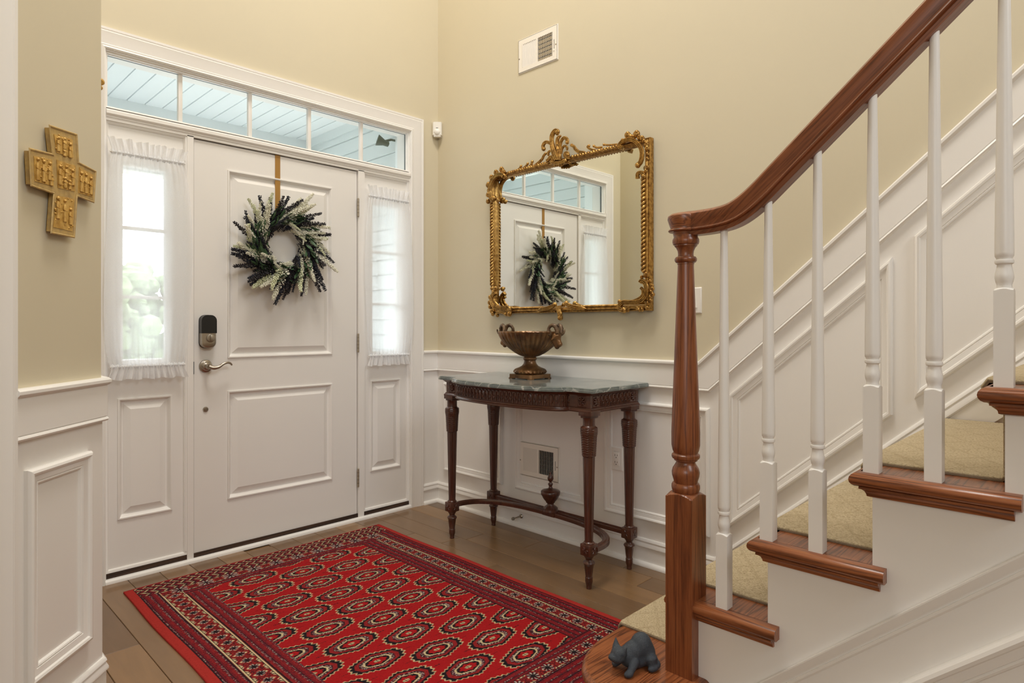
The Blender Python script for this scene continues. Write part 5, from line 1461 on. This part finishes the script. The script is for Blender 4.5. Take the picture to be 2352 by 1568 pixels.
# ================================================================ wreath
m = MB().box(-0.0115, -0.0095, -1.090, -1.062, 1.715, 2.041)
m.box(-0.060, -0.0095, -1.090, -1.062, 2.0405, 2.0425)
O('wreath_hanger', m, 'ribbon', smooth=0, label='flat gold over-door hanger strap above the wreath', cat='hanger')
WC = Vector((0.035, -1.064, 1.556))
wr = E('door_wreath', tuple(WC), 'wreath of cream and navy flower spikes hanging on the front door', 'wreath')
m = MB()
rr = random.Random(2)
for k in range(5):
    pts = [(WC.x - 0.012 + rr.uniform(-.010, .012) + 0.006 * math.sin(5 * a + k), WC.y + (0.135 + rr.uniform(-.010, .010)) * math.cos(a), WC.z + (0.135 + rr.uniform(-.010, .010)) * math.sin(a)) for a in [2 * PI * i / 40 for i in range(40)]]
    m.tube(pts, 0.006, 6, closed=True)
O('twig_ring', m, 'stem', wr)
def spike(seed, L, mat, dens=1.0):
    r = random.Random(seed); m = MB()
    bend = r.uniform(-0.25, 0.25)
    cl = lambda t: Vector((L * t, bend * L * t * t, 0.0))
    m.tube([cl(i / 5)[:] for i in range(6)], [0.0022 * (1 - 0.6 * i / 5) for i in range(6)], 5)
    n = int(150 * dens)
    for i in range(n):
        t = 0.18 + 0.82 * (i / n) ** 0.9
        a = i * 2.39996
        rad = (0.0150 * (1 - 0.78 * (t - 0.18) / 0.82) + 0.002) * r.uniform(0.35, 1.25)
        c = cl(t) + Vector((r.uniform(-.003, .003), rad * math.cos(a), rad * math.sin(a)))
        s = (0.0085 * (1 - 0.45 * t)) * r.uniform(0.6, 1.25)
        d = Vector((0.8, math.cos(a), math.sin(a))).normalized()
        u = d.orthogonal().normalized(); v = d.cross(u)
        tip = c + d * s * 1.2; bs = c - d * s * 0.7
        q = [c + (u * math.cos(b) + v * math.sin(b)) * s * 0.75 for b in (0, 1.571, 3.142, 4.712)]
        m.add([tip[:], bs[:]] + [w_[:] for w_ in q], [(0, 2, 3), (0, 3, 4), (0, 4, 5), (0, 5, 2), (1, 3, 2), (1, 4, 3), (1, 5, 4), (1, 2, 5)])
    return build_mesh('flower_spike', m, mat, smooth=0, recalc=False)
spk = {c: [spike(h + k * 13, 0.185 + 0.018 * k, c) for k in range(3)] for h, c in ((1, 'cream'), (2, 'cream2'), (3, 'navy'), (4, 'plum'))}
def leafm(seed):
    r = random.Random(seed); L = 0.05; m = MB()
    vs = []; fs = []
    for i in range(6):
        t = i / 5; w_ = 0.0075 * math.sin(PI * (t * 0.92 + 0.06)); x = L * t; z = 0.010 * t * t
        vs += [(x, -w_, z + 0.002), (x, 0, z), (x, w_, z + 0.002)]
    for i in range(5):
        fs += [(i * 3, i * 3 + 1, i * 3 + 4, i * 3 + 3), (i * 3 + 1, i * 3 + 2, i * 3 + 5, i * 3 + 4)]
    m.add(vs, fs)
    return build_mesh('leaf', m, 'leaf', smooth=60, recalc=False)
lfs = [leafm(1), leafm(2)]
def orient(o, dirv, roll):
    q = dirv.to_track_quat('X', 'Z'); o.rotation_euler = (q @ Matrix.Rotation(roll, 3, 'X').to_quaternion()).to_euler()
seq = ['cream', 'navy', 'plum', 'cream2', 'navy', 'cream', 'plum']
N = 132
for i in range(N):
    a = 2 * PI * i / N * 1.0 + rr.uniform(-.05, .05)
    lay = i % 3
    rad = [0.105, 0.135, 0.165][lay] + rr.uniform(-.012, .012)
    # image clockwise seen from the room (+x looking to -x: y runs to the right)
    out_ = Vector((0, math.cos(a), math.sin(a))); tan = Vector((0, math.sin(a), -math.cos(a)))
    mixo = [0.40, 0.90, 0.70][lay] + rr.uniform(-.35, .35)
    d = (out_ * mixo + tan * 0.75 + Vector((rr.uniform(0.02, 0.55), 0, 0))).normalized()
    p = WC + out_ * rad + Vector((rr.uniform(-0.006, 0.020), 0, 0)) - d * 0.05
    c = seq[(i * 3 + lay) % 7] if rr.random() < 0.75 else rr.choice(seq)
    o = bpy.data.objects.new('flower_spike', rr.choice(spk[c])); place(o, wr, tuple(p))
    orient(o, d, rr.uniform(0, 6.28)); s = rr.uniform(0.60, 1.06) * [0.70, 1.04, 1.02][lay]; o.scale = (s, s, s)
for i in range(9):
    a = rr.uniform(0, 2 * PI); out_ = Vector((0, math.cos(a), math.sin(a))); tan = Vector((0, math.sin(a), -math.cos(a)))
    d = (out_ * rr.uniform(-0.75, -0.35) + tan * 0.7 + Vector((0.35, 0, 0))).normalized()
    o = bpy.data.objects.new('flower_spike', rr.choice(spk[rr.choice(seq)])); place(o, wr, tuple(WC + out_ * 0.135 + Vector((0.02, 0, 0))))
    orient(o, d, rr.uniform(0, 6.28)); s = rr.uniform(0.4, 0.55); o.scale = (s, s, s)
for i in range(190):
    a = rr.uniform(0, 2 * PI); out_ = Vector((0, math.cos(a), math.sin(a))); tan = Vector((0, math.sin(a), -math.cos(a)))
    d = (out_ * rr.uniform(-0.3, 0.9) + tan * 0.8 + Vector((rr.uniform(0.1, 0.7), 0, 0))).normalized()
    p = WC + out_ * rr.uniform(0.10, 0.19) + Vector((rr.uniform(0.0, 0.035), 0, 0))
    o = bpy.data.objects.new('leaf', lfs[i % 2]); place(o, wr, tuple(p)); orient(o, d, rr.uniform(-0.8, 0.8)); s = rr.uniform(0.7, 1.25); o.scale = (s, s, s)

# ================================================================ cat figurine
def cat():
    S = 1.0
    g = [ell((-0.020, 0, 0.052), (0.030, 0.027, 0.036)), ell((-0.032, 0, 0.034), (0.026, 0.030, 0.034)), ell((0.006, 0.0, 0.042), (0.028, 0.024, 0.028)), ell((-0.004, 0.0, 0.022), (0.040, 0.025, 0.022)),
         ell((0.026, 0, 0.036), (0.020, 0.023, 0.024)), ell((0.050, 0.003, 0.046), (0.0195, 0.022, 0.0195)), ell((0.059, 0.003, 0.039), (0.015, 0.019, 0.012)), ell((0.0715, 0.003, 0.0425), (0.0085, 0.009, 0.007)),
         cap((0.046, 0.018, 0.057), (0.041, 0.025, 0.071), 0.0100, 0.0022), cap((0.048, -0.013, 0.059), (0.045, -0.020, 0.076), 0.0100, 0.0022),
         cap((0.014, 0.021, 0.026), (0.036, 0.033, 0.009), 0.0125, 0.0085), cap((0.020, -0.018, 0.026), (0.046, -0.022, 0.009), 0.0125, 0.0085), ell((0.041, 0.035, 0.008), (0.012, 0.0092, 0.0085)),
         cap((-0.034, 0.024, 0.024), (-0.034, 0.032, 0.010), 0.018, 0.009), ell((-0.030, 0.036, 0.008), (0.012, 0.008, 0.008)), cap((-0.036, -0.024, 0.022), (-0.014, -0.028, 0.010), 0.017, 0.011),
         cap((-0.054, 0.004, 0.020), (-0.050, 0.026, 0.011), 0.010, 0.010), cap((-0.050, 0.026, 0.011), (-0.040, 0.036, 0.010), 0.010, 0.008)]
    fn0 = smin(g, 0.0048)
    fn = lambda X, Y, Z: np.maximum(fn0(X, Y, Z), 0.0003 - Z)
    return surface_net(fn, (-0.075, -0.055, -0.006), (0.090, 0.055, 0.100), 0.0022)
t = cat()
hd = Vector((-0.40, -0.917)); hd.normalize(); lf = Vector((-hd.y, hd.x))
CX, CY = 2.245, -1.118
K = 1.04
m = MB().add([(CX + hd.x * x * K + lf.x * y * K, CY + hd.y * x * K + lf.y * y * K, RISE + 0.0005 + z * K) for x, y, z in t.v], t.f)
ct = E('cat_figurine', (CX, CY, RISE), 'dark blue-grey crouching cat figurine on the rounded bottom step', 'figurine')
O('cat_body', m, 'cat', ct, smooth=180)
m = MB()
for sy in (-1, 1):
    q = (0.0668, 0.003 + sy * 0.0105, 0.050)
    m.sphere((CX + hd.x * q[0] + lf.x * q[1], CY + hd.y * q[0] + lf.y * q[1], RISE + q[2]), 0.0028, 8, 6)
q = (0.0795, 0.003, 0.0445); m.sphere((CX + hd.x * q[0] + lf.x * q[1], CY + hd.y * q[0] + lf.y * q[1], RISE + q[2]), 0.0028, 8, 6)
O('cat_eyes_and_nose', m, 'black', ct)
